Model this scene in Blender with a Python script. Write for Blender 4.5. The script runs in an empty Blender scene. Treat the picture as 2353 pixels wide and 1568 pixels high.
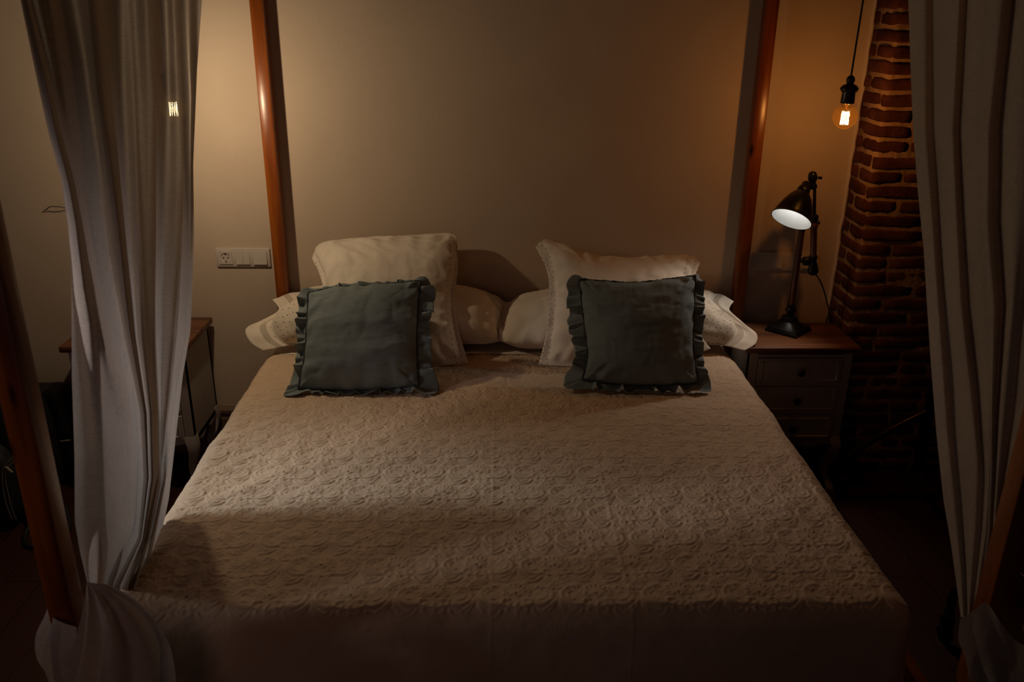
import bpy, bmesh, math, random
import numpy as np
from mathutils import Vector, Matrix, noise

sc = bpy.context.scene
col = sc.collection
PI = math.pi

# ------------------------------------------------------------------ camera
F, CX, CY = 1950.0, 1176.5, 784.0          # focal length and centre in pixels of the 2353 x 1568 frame
CAMZ = 1.87
_y = Vector((1124 - CX, -(30 - CY), -F)).normalized()        # world +Y seen in camera axes
_d = Vector((1115 - CX, -5047.4, -F))
_z = (-(_d - _d.dot(_y) * _y)).normalized()
_x = _y.cross(_z)
ROT = Matrix((_x, _y, _z))                                    # camera axes -> world
cam_d = bpy.data.cameras.new('camera')
cam = bpy.data.objects.new('camera', cam_d)
col.objects.link(cam)
cam.matrix_world = Matrix.Translation((0, 0, CAMZ)) @ ROT.to_4x4()
cam_d.sensor_width = 36
cam_d.lens = 36 * F / 2353
cam_d.clip_start = 0.05
cam_d.dof.use_dof = True
cam_d.dof.focus_distance = 3.1
cam_d.dof.aperture_fstop = 5.0
sc.camera = cam

sc.view_settings.view_transform = 'Standard'
sc.view_settings.look = 'None'
sc.view_settings.gamma = 1
sc.view_settings.exposure = 0.0
sc.view_settings.use_curve_mapping = False
sc.cycles.caustics_reflective = False
sc.cycles.caustics_refractive = False
sc.cycles.sample_clamp_indirect = 2.0

# ------------------------------------------------------------------ world + daylight + added fills
w = bpy.data.worlds.new('world')
sc.world = w
w.use_nodes = True
bg = w.node_tree.nodes['Background']
bg.inputs[0].default_value = (0.55, 0.72, 0.9, 1)
bg.inputs[1].default_value = 0.03


def area(name, loc, target, sx, sy, power, color, spread=180):
    l = bpy.data.lights.new(name, 'AREA')
    l.shape = 'RECTANGLE'
    l.size, l.size_y, l.energy, l.color = sx, sy, power, color
    l.spread = math.radians(spread)
    o = bpy.data.objects.new(name, l)
    col.objects.link(o)
    o.location = loc
    o.rotation_euler = (Vector(target) - Vector(loc)).to_track_quat('-Z', 'Y').to_euler()
    return o


# evening daylight coming in through the window of the left wall; the other two are added fills
area('window_daylight', (-3.06, 2.95, 1.95), (-.50, 2.0, 0.6), 0.7, 0.5, 0.72, (0.86, 0.95, 1.0), 17)
area('added_curtain_fill', (-3.06, 0.95, 1.75), (-.95, 1.85, 1.12), 0.4, 0.5, 0.85, (1.0, 0.88, 0.84), 24)  # added fill lighting the left curtain, behind a made-up second window
area('added_front_fill', (-0.9, -1.45, 1.8), (-0.85, 1.8, 0.95), 1.2, 1.2, 0.5, (1.0, 0.52, 0.42), 80)  # added warm fill from the camera side, no known source there

L_BULB, R_BULB, LAMP = 11.5, 2.4, 3.6      # watts of the left bulb, the right bulb and the desk lamp


# ------------------------------------------------------------------ picture point -> place
def ray(px, py):
    return ROT @ Vector((px - CX, CY - py, -F))


def at(px, py, Y):
    r = ray(px, py)
    return Vector((0, 0, CAMZ)) + r * (Y / r.y)


def atz(px, py, z):
    r = ray(px, py)
    return Vector((0, 0, CAMZ)) + r * ((z - CAMZ) / r.z)


def atx(px, py, X):
    r = ray(px, py)
    return Vector((0, 0, CAMZ)) + r * (X / r.x)


# ------------------------------------------------------------------ object helpers
def tag(o, label=None, cat=None, group=None, kind=None):
    if label: o['label'] = label
    if cat: o['category'] = cat
    if group: o['group'] = group
    if kind: o['kind'] = kind
    return o


def empty(name, loc, label, cat, group=None, rz=0):
    o = bpy.data.objects.new(name, None)
    o.empty_display_size = 0.05
    col.objects.link(o)
    o.location = loc
    o.rotation_euler = (0, 0, rz)
    return tag(o, label, cat, group)


def link(name, me, mat, parent=None, smooth=True):
    o = bpy.data.objects.new(name, me)
    col.objects.link(o)
    if mat: me.materials.append(mat)
    if smooth: me.polygons.foreach_set('use_smooth', [True] * len(me.polygons))
    if parent:
        o.parent = parent
    return o


def from_bm(name, bm, mat, parent=None, smooth=False, angle=None):
    bmesh.ops.recalc_face_normals(bm, faces=bm.faces)
    me = bpy.data.meshes.new(name)
    bm.to_mesh(me)
    bm.free()
    o = link(name, me, mat, parent, smooth)
    if angle:
        me.set_sharp_from_angle(angle=math.radians(angle))
    return o


def from_py(name, verts, faces, mat, parent=None, smooth=True, uvs=None):
    me = bpy.data.meshes.new(name)
    me.from_pydata([tuple(v) for v in verts], [], faces)
    if uvs is not None:
        lay = me.uv_layers.new(name='UVMap')
        vi = np.empty(len(me.loops), dtype=np.int32)
        me.loops.foreach_get('vertex_index', vi)
        lay.data.foreach_set('uv', np.asarray(uvs, dtype=np.float32)[vi].ravel())
    me.update()
    return link(name, me, mat, parent, smooth)


def grid_obj(name, P, mat, parent=None, uv=None, thick=0.0):
    """P: array (n, m, 3) -> quad grid."""
    n, m = P.shape[:2]
    idx = np.arange(n * m).reshape(n, m)
    q = np.stack([idx[:-1, :-1], idx[1:, :-1], idx[1:, 1:], idx[:-1, 1:]], -1).reshape(-1, 4)
    me = bpy.data.meshes.new(name)
    me.vertices.add(n * m)
    me.vertices.foreach_set('co', P.reshape(-1).astype(np.float32))
    me.loops.add(len(q) * 4)
    me.loops.foreach_set('vertex_index', q.reshape(-1).astype(np.int32))
    me.polygons.add(len(q))
    me.polygons.foreach_set('loop_start', np.arange(0, len(q) * 4, 4, dtype=np.int32))
    me.polygons.foreach_set('loop_total', np.full(len(q), 4, dtype=np.int32))
    me.update(calc_edges=True)
    if uv is not None:
        lay = me.uv_layers.new(name='UVMap')
        lay.data.foreach_set('uv', uv.reshape(-1, 2)[q.reshape(-1)].astype(np.float32).ravel())
    me.validate()
    o = link(name, me, mat, parent, True)
    if thick:
        md = o.modifiers.new('thickness', 'SOLIDIFY')
        md.thickness = thick
        md.offset = 0
    return o


def bx(bm, x0, x1, y0, y1, z0, z1, bev=0.0, seg=2):
    r = bmesh.ops.create_cube(bm, size=1)
    vs = r['verts']
    for v in vs:
        v.co = Vector((x0 + (v.co.x + .5) * (x1 - x0), y0 + (v.co.y + .5) * (y1 - y0), z0 + (v.co.z + .5) * (z1 - z0)))
    if bev:
        es = list({e for v in vs for e in v.link_edges})
        bmesh.ops.bevel(bm, geom=es, offset=bev, segments=seg, profile=0.5, affect='EDGES')
    return bm


def box(name, x0, x1, y0, y1, z0, z1, mat, parent=None, bev=0.0, seg=2):
    bm = bmesh.new()
    bx(bm, x0, x1, y0, y1, z0, z1, bev, seg)
    return from_bm(name, bm, mat, parent, smooth=bool(bev), angle=35 if bev else None)


def lathe(prof, seg=32, M=None):
    """prof: list of (r, z) -> bmesh surface of revolution, optionally transformed."""
    bm = bmesh.new()
    rings = []
    for r, z in prof:
        if r < 1e-6:
            rings.append([bm.verts.new((0, 0, z))])
        else:
            rings.append([bm.verts.new((r * math.cos(2 * PI * k / seg), r * math.sin(2 * PI * k / seg), z)) for k in range(seg)])
    for a, b in zip(rings, rings[1:]):
        for k in range(seg):
            k2 = (k + 1) % seg
            if len(a) == 1 and len(b) == 1: continue
            if len(a) == 1: bm.faces.new((a[0], b[k], b[k2]))
            elif len(b) == 1: bm.faces.new((a[k], a[k2], b[0]))
            else: bm.faces.new((a[k], a[k2], b[k2], b[k]))
    if M is not None:
        bmesh.ops.transform(bm, matrix=M, verts=bm.verts)
    return bm


def axis_matrix(origin, direction):
    q = Vector(direction).normalized().to_track_quat('Z', 'Y')
    return Matrix.Translation(Vector(origin)) @ q.to_matrix().to_4x4()


def catmull(pts, n):
    p = np.array([tuple(a) for a in pts], dtype=float)
    if len(p) == 2:
        t = np.linspace(0, 1, n)[:, None]
        return p[0] * (1 - t) + p[1] * t
    q = np.vstack([2 * p[0] - p[1], p, 2 * p[-1] - p[-2]])
    dl = np.linalg.norm(np.diff(p, axis=0), axis=1)
    cum = np.concatenate([[0], np.cumsum(dl)])
    s = np.linspace(0, cum[-1], n)
    out = []
    for x in s:
        i = min(int(np.searchsorted(cum, x, side='right')) - 1, len(dl) - 1)
        i = max(i, 0)
        t = (x - cum[i]) / max(dl[i], 1e-9)
        a, b, c, d = q[i], q[i + 1], q[i + 2], q[i + 3]
        out.append(0.5 * ((2 * b) + (-a + c) * t + (2 * a - 5 * b + 4 * c - d) * t * t + (-a + 3 * b - 3 * c + d) * t ** 3))
    return np.array(out)


def tube_bm(pts, r, seg=10, n=None, bm=None, caps=True):
    P = catmull(pts, n or len(pts) * 6) if n != 0 else np.array([tuple(p) for p in pts])
    bm = bm or bmesh.new()
    rings = []
    T = np.gradient(P, axis=0)
    up = Vector((0, 0, 1))
    t0 = Vector(T[0]).normalized()
    nrm = t0.cross(up) if abs(t0.z) < .9 else t0.cross(Vector((1, 0, 0)))
    nrm.normalize()
    for i in range(len(P)):
        t = Vector(T[i]).normalized()
        nrm = (nrm - nrm.dot(t) * t).normalized()
        b = t.cross(nrm)
        rr = r[min(i, len(r) - 1)] if isinstance(r, (list, tuple, np.ndarray)) else r
        rings.append([bm.verts.new(Vector(P[i]) + rr * (math.cos(2 * PI * k / seg) * nrm + math.sin(2 * PI * k / seg) * b)) for k in range(seg)])
    for a, b in zip(rings, rings[1:]):
        for k in range(seg):
            bm.faces.new((a[k], a[(k + 1) % seg], b[(k + 1) % seg], b[k]))
    if caps:
        bm.faces.new(rings[0][::-1])
        bm.faces.new(rings[-1])
    return bm


def tube(name, pts, r, mat, parent=None, seg=10, n=None):
    return from_bm(name, tube_bm(pts, r, seg, n), mat, parent, smooth=True, angle=50)


def prism(bm, pts, axis, a, b):
    """extrude polygon pts (2d) along axis from a to b; axis 'y': pts=(x,z); 'x': pts=(y,z)"""
    def mk(p, t):
        return (p[0], t, p[1]) if axis == 'y' else (t, p[0], p[1]) if axis == 'x' else (p[0], p[1], t)
    A = [bm.verts.new(mk(p, a)) for p in pts]
    B = [bm.verts.new(mk(p, b)) for p in pts]
    n = len(pts)
    for k in range(n):
        bm.faces.new((A[k], A[(k + 1) % n], B[(k + 1) % n], B[k]))
    bm.faces.new(A[::-1])
    bm.faces.new(B)
    return bm


# vectorised value noise (for cloth)
def vnoise(x, y, seed=0):
    xi, yi = np.floor(x).astype(int), np.floor(y).astype(int)
    xf, yf = x - xi, y - yi
    sx, sy = xf * xf * (3 - 2 * xf), yf * yf * (3 - 2 * yf)

    def h(a, b):
        v = np.sin(a * 127.1 + b * 311.7 + seed * 74.7) * 43758.5453
        return (v - np.floor(v)) * 2 - 1
    return ((h(xi, yi) * (1 - sx) + h(xi + 1, yi) * sx) * (1 - sy) + (h(xi, yi + 1) * (1 - sx) + h(xi + 1, yi + 1) * sx) * sy)


def fbm(x, y, seed=0, oct=3):
    s, a = 0, 1
    for k in range(oct):
        s = s + a * vnoise(x * 2 ** k, y * 2 ** k, seed + k * 13)
        a *= .5
    return s


# ------------------------------------------------------------------ materials
def new_mat(name):
    m = bpy.data.materials.new(name)
    m.use_nodes = True
    nt = m.node_tree
    b = nt.nodes['Principled BSDF']
    return m, nt, b


def N(nt, t, **kw):
    n = nt.nodes.new(t)
    for k, v in kw.items():
        if k.startswith('_'):
            setattr(n, k[1:], v)
        else:
            n.inputs[k.replace('__', ' ')].default_value = v
    return n


def ramp(nt, fac, stops):
    r = nt.nodes.new('ShaderNodeValToRGB')
    el = r.color_ramp.elements
    while len(el) < len(stops): el.new(0.5)
    for e, (p, c) in zip(el, stops):
        e.position = p
        e.color = (*c, 1) if len(c) == 3 else c
    nt.links.new(fac, r.inputs[0])
    return r


def coords(nt, scale=(1, 1, 1), kind='Object', rot=(0, 0, 0)):
    tc = nt.nodes.new('ShaderNodeTexCoord')
    mp = nt.nodes.new('ShaderNodeMapping')
    mp.inputs['Scale'].default_value = scale
    mp.inputs['Rotation'].default_value = rot
    nt.links.new(tc.outputs[kind], mp.inputs[0])
    return mp.outputs[0]


def bump(nt, b, h, strength, dist, prev=None):
    bp = nt.nodes.new('ShaderNodeBump')
    bp.inputs['Strength'].default_value = strength
    bp.inputs['Distance'].default_value = dist
    nt.links.new(h, bp.inputs['Height'])
    if prev: nt.links.new(prev, bp.inputs['Normal'])
    if b: nt.links.new(bp.outputs[0], b.inputs['Normal'])
    return bp.outputs[0]


def noisy(name, c1, c2, scale=8, rough=.6, bumps=(), metallic=0.0, detail=4, stretch=(1, 1, 1), spec=.5):
    m, nt, b = new_mat(name)
    v = coords(nt, stretch)
    n = N(nt, 'ShaderNodeTexNoise', Scale=scale, Detail=detail)
    nt.links.new(v, n.inputs['Vector'])
    r = ramp(nt, n.outputs[0], [(.35, c1), (.65, c2)])
    nt.links.new(r.outputs[0], b.inputs['Base Color'])
    b.inputs['Roughness'].default_value = rough
    b.inputs['Metallic'].default_value = metallic
    b.inputs['Specular IOR Level'].default_value = spec
    prev = None
    for sc_, st, di in bumps:
        n2 = N(nt, 'ShaderNodeTexNoise', Scale=sc_, Detail=3)
        nt.links.new(v, n2.inputs['Vector'])
        prev = bump(nt, b, n2.outputs[0], st, di, prev)
    return m


def wood(name, c_dark, c_mid, c_light, axis='z', rough=.35, knots=True, ring=9, gr=55):
    m, nt, b = new_mat(name)
    st = {'z': (1, 1, .06), 'x': (.06, 1, 1), 'y': (1, .06, 1)}[axis]
    v = coords(nt, st)
    n = N(nt, 'ShaderNodeTexNoise', Scale=ring, Detail=3, Distortion=.6)
    nt.links.new(v, n.inputs['Vector'])
    fine = N(nt, 'ShaderNodeTexNoise', Scale=gr, Detail=5)
    nt.links.new(v, fine.inputs['Vector'])
    mx = N(nt, 'ShaderNodeMath', _operation='MULTIPLY_ADD')
    mx.inputs[1].default_value = .45
    nt.links.new(fine.outputs[0], mx.inputs[0])
    ml = N(nt, 'ShaderNodeMath', _operation='MULTIPLY')
    ml.inputs[1].default_value = .55
    nt.links.new(n.outputs[0], ml.inputs[0])
    nt.links.new(ml.outputs[0], mx.inputs[2])
    r = ramp(nt, mx.outputs[0], [(.36, c_dark), (.5, c_mid), (.64, c_light)])
    out = r.outputs[0]
    if knots:
        st2 = {'z': (14, 14, 4.2), 'x': (4.2, 14, 14), 'y': (14, 4.2, 14)}[axis]
        v2 = coords(nt, st2)
        vo = N(nt, 'ShaderNodeTexVoronoi', Scale=1.0, Randomness=1.0)
        nt.links.new(v2, vo.inputs['Vector'])
        k = ramp(nt, vo.outputs['Distance'], [(.07, (1, 1, 1)), (.17, (0, 0, 0))])
        sel = N(nt, 'ShaderNodeSeparateColor')
        nt.links.new(vo.outputs['Color'], sel.inputs[0])
        gt = N(nt, 'ShaderNodeMath', _operation='GREATER_THAN')
        gt.inputs[1].default_value = .55
        nt.links.new(sel.outputs[0], gt.inputs[0])
        mk = N(nt, 'ShaderNodeMath', _operation='MULTIPLY')
        nt.links.new(k.outputs[0], mk.inputs[0])
        nt.links.new(gt.outputs[0], mk.inputs[1])
        mix = nt.nodes.new('ShaderNodeMix')
        mix.data_type = 'RGBA'
        nt.links.new(mk.outputs[0], mix.inputs[0])
        nt.links.new(out, mix.inputs[6])
        mix.inputs[7].default_value = (c_dark[0] * .12, c_dark[1] * .1, c_dark[2] * .1, 1)
        out = mix.outputs[2]
    nt.links.new(out, b.inputs['Base Color'])
    b.inputs['Roughness'].default_value = rough
    bump(nt, b, fine.outputs[0], .15, .002)
    return m


def cloth(name, c1, c2, rough=.9, weave=900, wst=.25, bscale=25, bst=.3, bdist=.004, trans=0.0, translucent=0.0, slub=True):
    m, nt, b = new_mat(name)
    v = coords(nt)
    n = N(nt, 'ShaderNodeTexNoise', Scale=6, Detail=4)
    nt.links.new(v, n.inputs['Vector'])
    r = ramp(nt, n.outputs[0], [(.35, c1), (.65, c2)])
    out = r.outputs[0]
    # woven threads: two crossed stretched noises
    hs = []
    for sx in ((weave, weave, weave * .05), (weave * .05, weave * .05, weave)):
        vv = coords(nt, sx)
        nn = N(nt, 'ShaderNodeTexNoise', Scale=1.0, Detail=1)
        nt.links.new(vv, nn.inputs['Vector'])
        hs.append(nn.outputs[0])
    ad = N(nt, 'ShaderNodeMath', _operation='ADD')
    nt.links.new(hs[0], ad.inputs[0])
    nt.links.new(hs[1], ad.inputs[1])
    if slub:
        mm = N(nt, 'ShaderNodeMapRange')
        mm.inputs['From Min'].default_value = .7
        mm.inputs['From Max'].default_value = 1.3
        mm.inputs['To Min'].default_value = .86
        mm.inputs['To Max'].default_value = 1.12
        nt.links.new(ad.outputs[0], mm.inputs[0])
        vm = N(nt, 'ShaderNodeVectorMath', _operation='SCALE')
        nt.links.new(out, vm.inputs[0])
        nt.links.new(mm.outputs[0], vm.inputs['Scale'])
        out = vm.outputs[0]
    nt.links.new(out, b.inputs['Base Color'])
    b.inputs['Roughness'].default_value = rough
    b.inputs['Specular IOR Level'].default_value = .15
    n2 = N(nt, 'ShaderNodeTexNoise', Scale=bscale, Detail=3)
    nt.links.new(v, n2.inputs['Vector'])
    p = bump(nt, None, n2.outputs[0], bst, bdist)
    bump(nt, b, ad.outputs[0], wst, .0006, p)
    nt['cloth_out'] = 1
    if translucent or trans:
        tr = nt.nodes.new('ShaderNodeBsdfTranslucent')
        nt.links.new(out, tr.inputs[0])
        mx = nt.nodes.new('ShaderNodeMixShader')
        mx.inputs[0].default_value = translucent
        nt.links.new(b.outputs[0], mx.inputs[1])
        nt.links.new(tr.outputs[0], mx.inputs[2])
        tp = nt.nodes.new('ShaderNodeBsdfTransparent')
        m2 = nt.nodes.new('ShaderNodeMixShader')
        rr = ramp(nt, ad.outputs[0], [(.44, (trans * 2.6,) * 3), (.58, (trans * .25,) * 3)])
        nt.links.new(rr.outputs[0], m2.inputs[0])
        nt.links.new(mx.outputs[0], m2.inputs[1])
        nt.links.new(tp.outputs[0], m2.inputs[2])
        nt.links.new(m2.outputs[0], nt.nodes['Material Output'].inputs[0])
    return m


def dots_mat(name, c1, c2, hole, lenx, bands, rows=(), clip_v=None):
    """pillow case cloth with eyelet holes: UV in metres; bands = [(u0,u1)], rows = ladder strips [(u0,u1)]"""
    m = cloth(name, c1, c2, weave=700, wst=.2, bscale=18, bst=.35, bdist=.006, slub=False)
    nt = m.node_tree
    b = nt.nodes['Principled BSDF']
    base = b.inputs['Base Color'].links[0].from_socket
    uv = nt.nodes.new('ShaderNodeUVMap')
    sp = nt.nodes.new('ShaderNodeSeparateXYZ')
    nt.links.new(uv.outputs[0], sp.inputs[0])

    def inband(u0, u1):
        a = N(nt, 'ShaderNodeMath', _operation='GREATER_THAN'); a.inputs[1].default_value = u0
        c = N(nt, 'ShaderNodeMath', _operation='LESS_THAN'); c.inputs[1].default_value = u1
        nt.links.new(sp.outputs[0], a.inputs[0]); nt.links.new(sp.outputs[0], c.inputs[0])
        p = N(nt, 'ShaderNodeMath', _operation='MULTIPLY')
        nt.links.new(a.outputs[0], p.inputs[0]); nt.links.new(c.outputs[0], p.inputs[1])
        return p.outputs[0]

    def dots(scale, rad, rnd):
        vo = N(nt, 'ShaderNodeTexVoronoi', Scale=scale, Randomness=rnd)
        vo.voronoi_dimensions = '2D'
        nt.links.new(uv.outputs[0], vo.inputs['Vector'])
        lt = N(nt, 'ShaderNodeMath', _operation='LESS_THAN'); lt.inputs[1].default_value = rad
        nt.links.new(vo.outputs['Distance'], lt.inputs[0])
        return lt.outputs[0]
    tot = None
    parts = []
    for (u0, u1) in bands:
        parts.append((inband(u0, u1), dots(42, .10, .35)))
        parts.append((inband(u0, u1), dots(190, .16, .8)))
    for (u0, u1) in rows:
        parts.append((inband(u0, u1), dots(210, .36, .08)))
    for a, c in parts:
        p = N(nt, 'ShaderNodeMath', _operation='MULTIPLY')
        nt.links.new(a, p.inputs[0]); nt.links.new(c, p.inputs[1])
        if tot is None: tot = p.outputs[0]
        else:
            q = N(nt, 'ShaderNodeMath', _operation='MAXIMUM')
            nt.links.new(tot, q.inputs[0]); nt.links.new(p.outputs[0], q.inputs[1])
            tot = q.outputs[0]
    mix = nt.nodes.new('ShaderNodeMix')
    mix.data_type = 'RGBA'
    nt.links.new(tot, mix.inputs[0])
    nt.links.new(base, mix.inputs[6])
    mix.inputs[7].default_value = (*hole, 1)
    nt.links.new(mix.outputs[2], b.inputs['Base Color'])
    return m


def emit(name, color, strength):
    m = bpy.data.materials.new(name)
    m.use_nodes = True
    nt = m.node_tree
    nt.nodes.clear()
    e = nt.nodes.new('ShaderNodeEmission')
    e.inputs[0].default_value = (*color, 1)
    e.inputs[1].default_value = strength
    o = nt.nodes.new('ShaderNodeOutputMaterial')
    nt.links.new(e.outputs[0], o.inputs[0])
    return m


def thin_glass(name, tint, gloss=.12, dust=.006):
    m = bpy.data.materials.new(name)
    m.use_nodes = True
    nt = m.node_tree
    nt.nodes.clear()
    t = nt.nodes.new('ShaderNodeBsdfTransparent')
    t.inputs[0].default_value = (*tint, 1)
    g = nt.nodes.new('ShaderNodeBsdfGlossy')
    g.inputs['Roughness'].default_value = .03
    fr = nt.nodes.new('ShaderNodeLayerWeight')
    fr.inputs[0].default_value = .35
    mul = N(nt, 'ShaderNodeMath', _operation='MULTIPLY_ADD')
    mul.inputs[1].default_value = .3
    mul.inputs[2].default_value = gloss * .3
    nt.links.new(fr.outputs['Fresnel'], mul.inputs[0])
    mx = nt.nodes.new('ShaderNodeMixShader')
    nt.links.new(mul.outputs[0], mx.inputs[0])
    nt.links.new(t.outputs[0], mx.inputs[1])
    nt.links.new(g.outputs[0], mx.inputs[2])
    # faint bloom of the tinted, dusty glass
    tl = nt.nodes.new('ShaderNodeBsdfTranslucent')
    tl.inputs[0].default_value = (tint[0], tint[1] * .72, tint[2] * .3, 1)
    m3 = nt.nodes.new('ShaderNodeMixShader')
    m3.inputs[0].default_value = dust
    nt.links.new(mx.outputs[0], m3.inputs[1])
    nt.links.new(tl.outputs[0], m3.inputs[2])
    o = nt.nodes.new('ShaderNodeOutputMaterial')
    nt.links.new(m3.outputs[0], o.inputs[0])
    return m


M = {}
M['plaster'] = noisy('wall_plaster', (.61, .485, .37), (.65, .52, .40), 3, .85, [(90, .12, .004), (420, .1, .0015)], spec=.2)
M['ceiling'] = noisy('dark_ceiling_boards', (.10, .06, .035), (.13, .08, .045), 3, .8)
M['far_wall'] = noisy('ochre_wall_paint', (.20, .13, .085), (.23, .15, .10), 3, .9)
M['pine'] = wood('varnished_pine', (.115, .022, .003), (.25, .060, .007), (.34, .095, .013), 'z', .28)
M['pine_x'] = wood('varnished_pine_across', (.115, .022, .003), (.25, .060, .007), (.34, .095, .013), 'x', .28)
M['pine_y'] = wood('varnished_pine_along', (.115, .022, .003), (.25, .060, .007), (.34, .095, .013), 'y', .28)
M['top'] = wood('waxed_walnut_top', (.07, .022, .009), (.15, .052, .02), (.22, .085, .034), 'x', .42, knots=True, ring=14, gr=80)
M['paint'] = noisy('grey_white_paint', (.44, .39, .36), (.48, .43, .40), 12, .55, [(60, .1, .002)])
M['knob'] = noisy('black_knob_metal', (.012, .011, .011), (.02, .018, .017), 30, .35, metallic=.6)
M['plastic'] = noisy('white_plastic', (.62, .55, .48), (.64, .57, .5), 20, .3)
M['hole'] = noisy('dark_socket_hole', (.01, .01, .01), (.015, .012, .01), 20, .7)
M['black_metal'] = noisy('black_enamel', (.004, .0035, .0035), (.007, .006, .005), 25, .35, [(40, .1, .001)], spec=.25)
M['shade_out'] = noisy('black_gloss_enamel', (.003, .0025, .0025), (.004, .0035, .003), 25, .28, spec=.22)
M['shade_in'] = noisy('white_enamel', (.62, .62, .61), (.66, .66, .65), 25, .4)
M['lamp_wood'] = wood('dark_turned_wood', (.04, .014, .007), (.09, .03, .013), (.13, .045, .018), 'z', .35, knots=False)
M['brass'] = noisy('dull_brass', (.30, .17, .07), (.36, .21, .09), 20, .35, metallic=1.0)
M['rack'] = noisy('dark_bronze_tube', (.030, .014, .008), (.05, .024, .013), 20, .3, metallic=.7)
M['bakelite'] = noisy('brown_bakelite', (.022, .010, .006), (.032, .015, .009), 20, .3)
M['cord'] = noisy('black_cord', (.008, .007, .006), (.014, .012, .01), 90, .7)
M['curtain'] = cloth('sheer_linen', (.54, .48, .44), (.60, .53, .485), weave=650, wst=.35, bscale=40, bst=.15, bdist=.003, trans=.09, translucent=.24)
M['blue'] = cloth('blue_grey_linen', (.19, .228, .232), (.22, .26, .264), weave=520, wst=.5, bscale=14, bst=.25, bdist=.006)
M['blue_dark'] = cloth('dark_blue_grey_fringe', (.05, .062, .064), (.07, .085, .085), weave=500, wst=.6, bscale=120, bst=.8, bdist=.004)
M['sheet'] = cloth('white_cotton', (.78, .69, .57), (.82, .73, .61), weave=700, wst=.15, bscale=16, bst=.35, bdist=.006, slub=False)
M['mattress'] = cloth('mattress_ticking', (.5, .45, .38), (.54, .48, .42), weave=500)
M['bag'] = noisy('black_nylon', (.006, .006, .007), (.011, .010, .011), 60, .6, [(250, .3, .001)])
M['zip'] = noisy('pale_zip', (.28, .23, .18), (.34, .28, .22), 60, .5)
M['box'] = noisy('red_brown_board', (.13, .05, .04), (.16, .065, .05), 6, .7)

# bedspread cloth
m, nt, b = new_mat('cream_quilted_cotton')
v = coords(nt)
n = N(nt, 'ShaderNodeTexNoise', Scale=3.5, Detail=4)
nt.links.new(v, n.inputs['Vector'])
r = ramp(nt, n.outputs[0], [(.35, (.64, .475, .335)), (.65, (.69, .52, .37))])
nt.links.new(r.outputs[0], b.inputs['Base Color'])
b.inputs['Roughness'].default_value = .82
b.inputs['Specular IOR Level'].default_value = .25
n2 = N(nt, 'ShaderNodeTexNoise', Scale=480, Detail=2)
nt.links.new(v, n2.inputs['Vector'])
n3 = N(nt, 'ShaderNodeTexNoise', Scale=70, Detail=3)
nt.links.new(v, n3.inputs['Vector'])
p = bump(nt, None, n3.outputs[0], .25, .003)
bump(nt, b, n2.outputs[0], .3, .0012, p)
M['spread'] = m

# floor boards: brick texture turned into planks
m, nt, b = new_mat('red_brown_floorboards')
v = coords(nt, (1, 1, 1), rot=(0, 0, math.radians(90)))
br = N(nt, 'ShaderNodeTexBrick', Scale=1.0)
br.inputs['Color1'].default_value = (.050, .013, .007, 1)
br.inputs['Color2'].default_value = (.040, .010, .006, 1)
br.inputs['Mortar'].default_value = (.012, .004, .003, 1)
br.inputs['Mortar Size'].default_value = .0025
br.inputs['Brick Width'].default_value = 1.25
br.inputs['Row Height'].default_value = .13
nt.links.new(v, br.inputs['Vector'])
v2 = coords(nt, (40, 2.2, 1))
n = N(nt, 'ShaderNodeTexNoise', Scale=1.5, Detail=6, Distortion=.5)
nt.links.new(v2, n.inputs['Vector'])
mr = N(nt, 'ShaderNodeMapRange')
mr.inputs['To Min'].default_value = .55
mr.inputs['To Max'].default_value = 1.45
nt.links.new(n.outputs[0], mr.inputs[0])
vm = N(nt, 'ShaderNodeVectorMath', _operation='SCALE')
nt.links.new(br.outputs[0], vm.inputs[0])
nt.links.new(mr.outputs[0], vm.inputs['Scale'])
nt.links.new(vm.outputs[0], b.inputs['Base Color'])
b.inputs['Roughness'].default_value = .45
bump(nt, b, br.outputs['Fac'], -.3, .002)
M['floor'] = m

M['brick'] = noisy('old_red_brick', (.060, .018, .011), (.13, .043, .024), 9, .9, [(60, .7, .006), (240, .4, .002)], spec=.1)
M['mortar'] = noisy('sandy_mortar', (.30, .175, .09), (.42, .255, .14), 14, .95, [(50, .7, .008), (220, .5, .002)], spec=.1)

# ------------------------------------------------------------------ room shell
XL, XR, YF, YB, ZC = -2.9, 2.9, -1.6, 3.46, 2.75


def struct(o):
    o['kind'] = 'structure'
    return o


struct(box('floor', XL - .1, XR + .1, YF - .1, YB + .1, -.1, 0, M['floor']))
struct(box('ceiling', XL - .1, XR + .1, YF - .1, YB + .1, ZC, ZC + .1, M['ceiling']))
struct(box('wall_back', XL - .1, XR + .1, YB, YB + .12, 0, ZC, M['plaster']))
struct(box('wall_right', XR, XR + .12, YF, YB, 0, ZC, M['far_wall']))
# front wall (behind the camera) with an opening added for the front fill
bm = bmesh.new()
bx(bm, XL, -1.7, YF - .12, YF, 0, ZC)
bx(bm, .1, XR, YF - .12, YF, 0, ZC)
bx(bm, -1.7, .1, YF - .12, YF, 2.4, ZC)
struct(from_bm('wall_front', bm, M['far_wall']))
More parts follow.
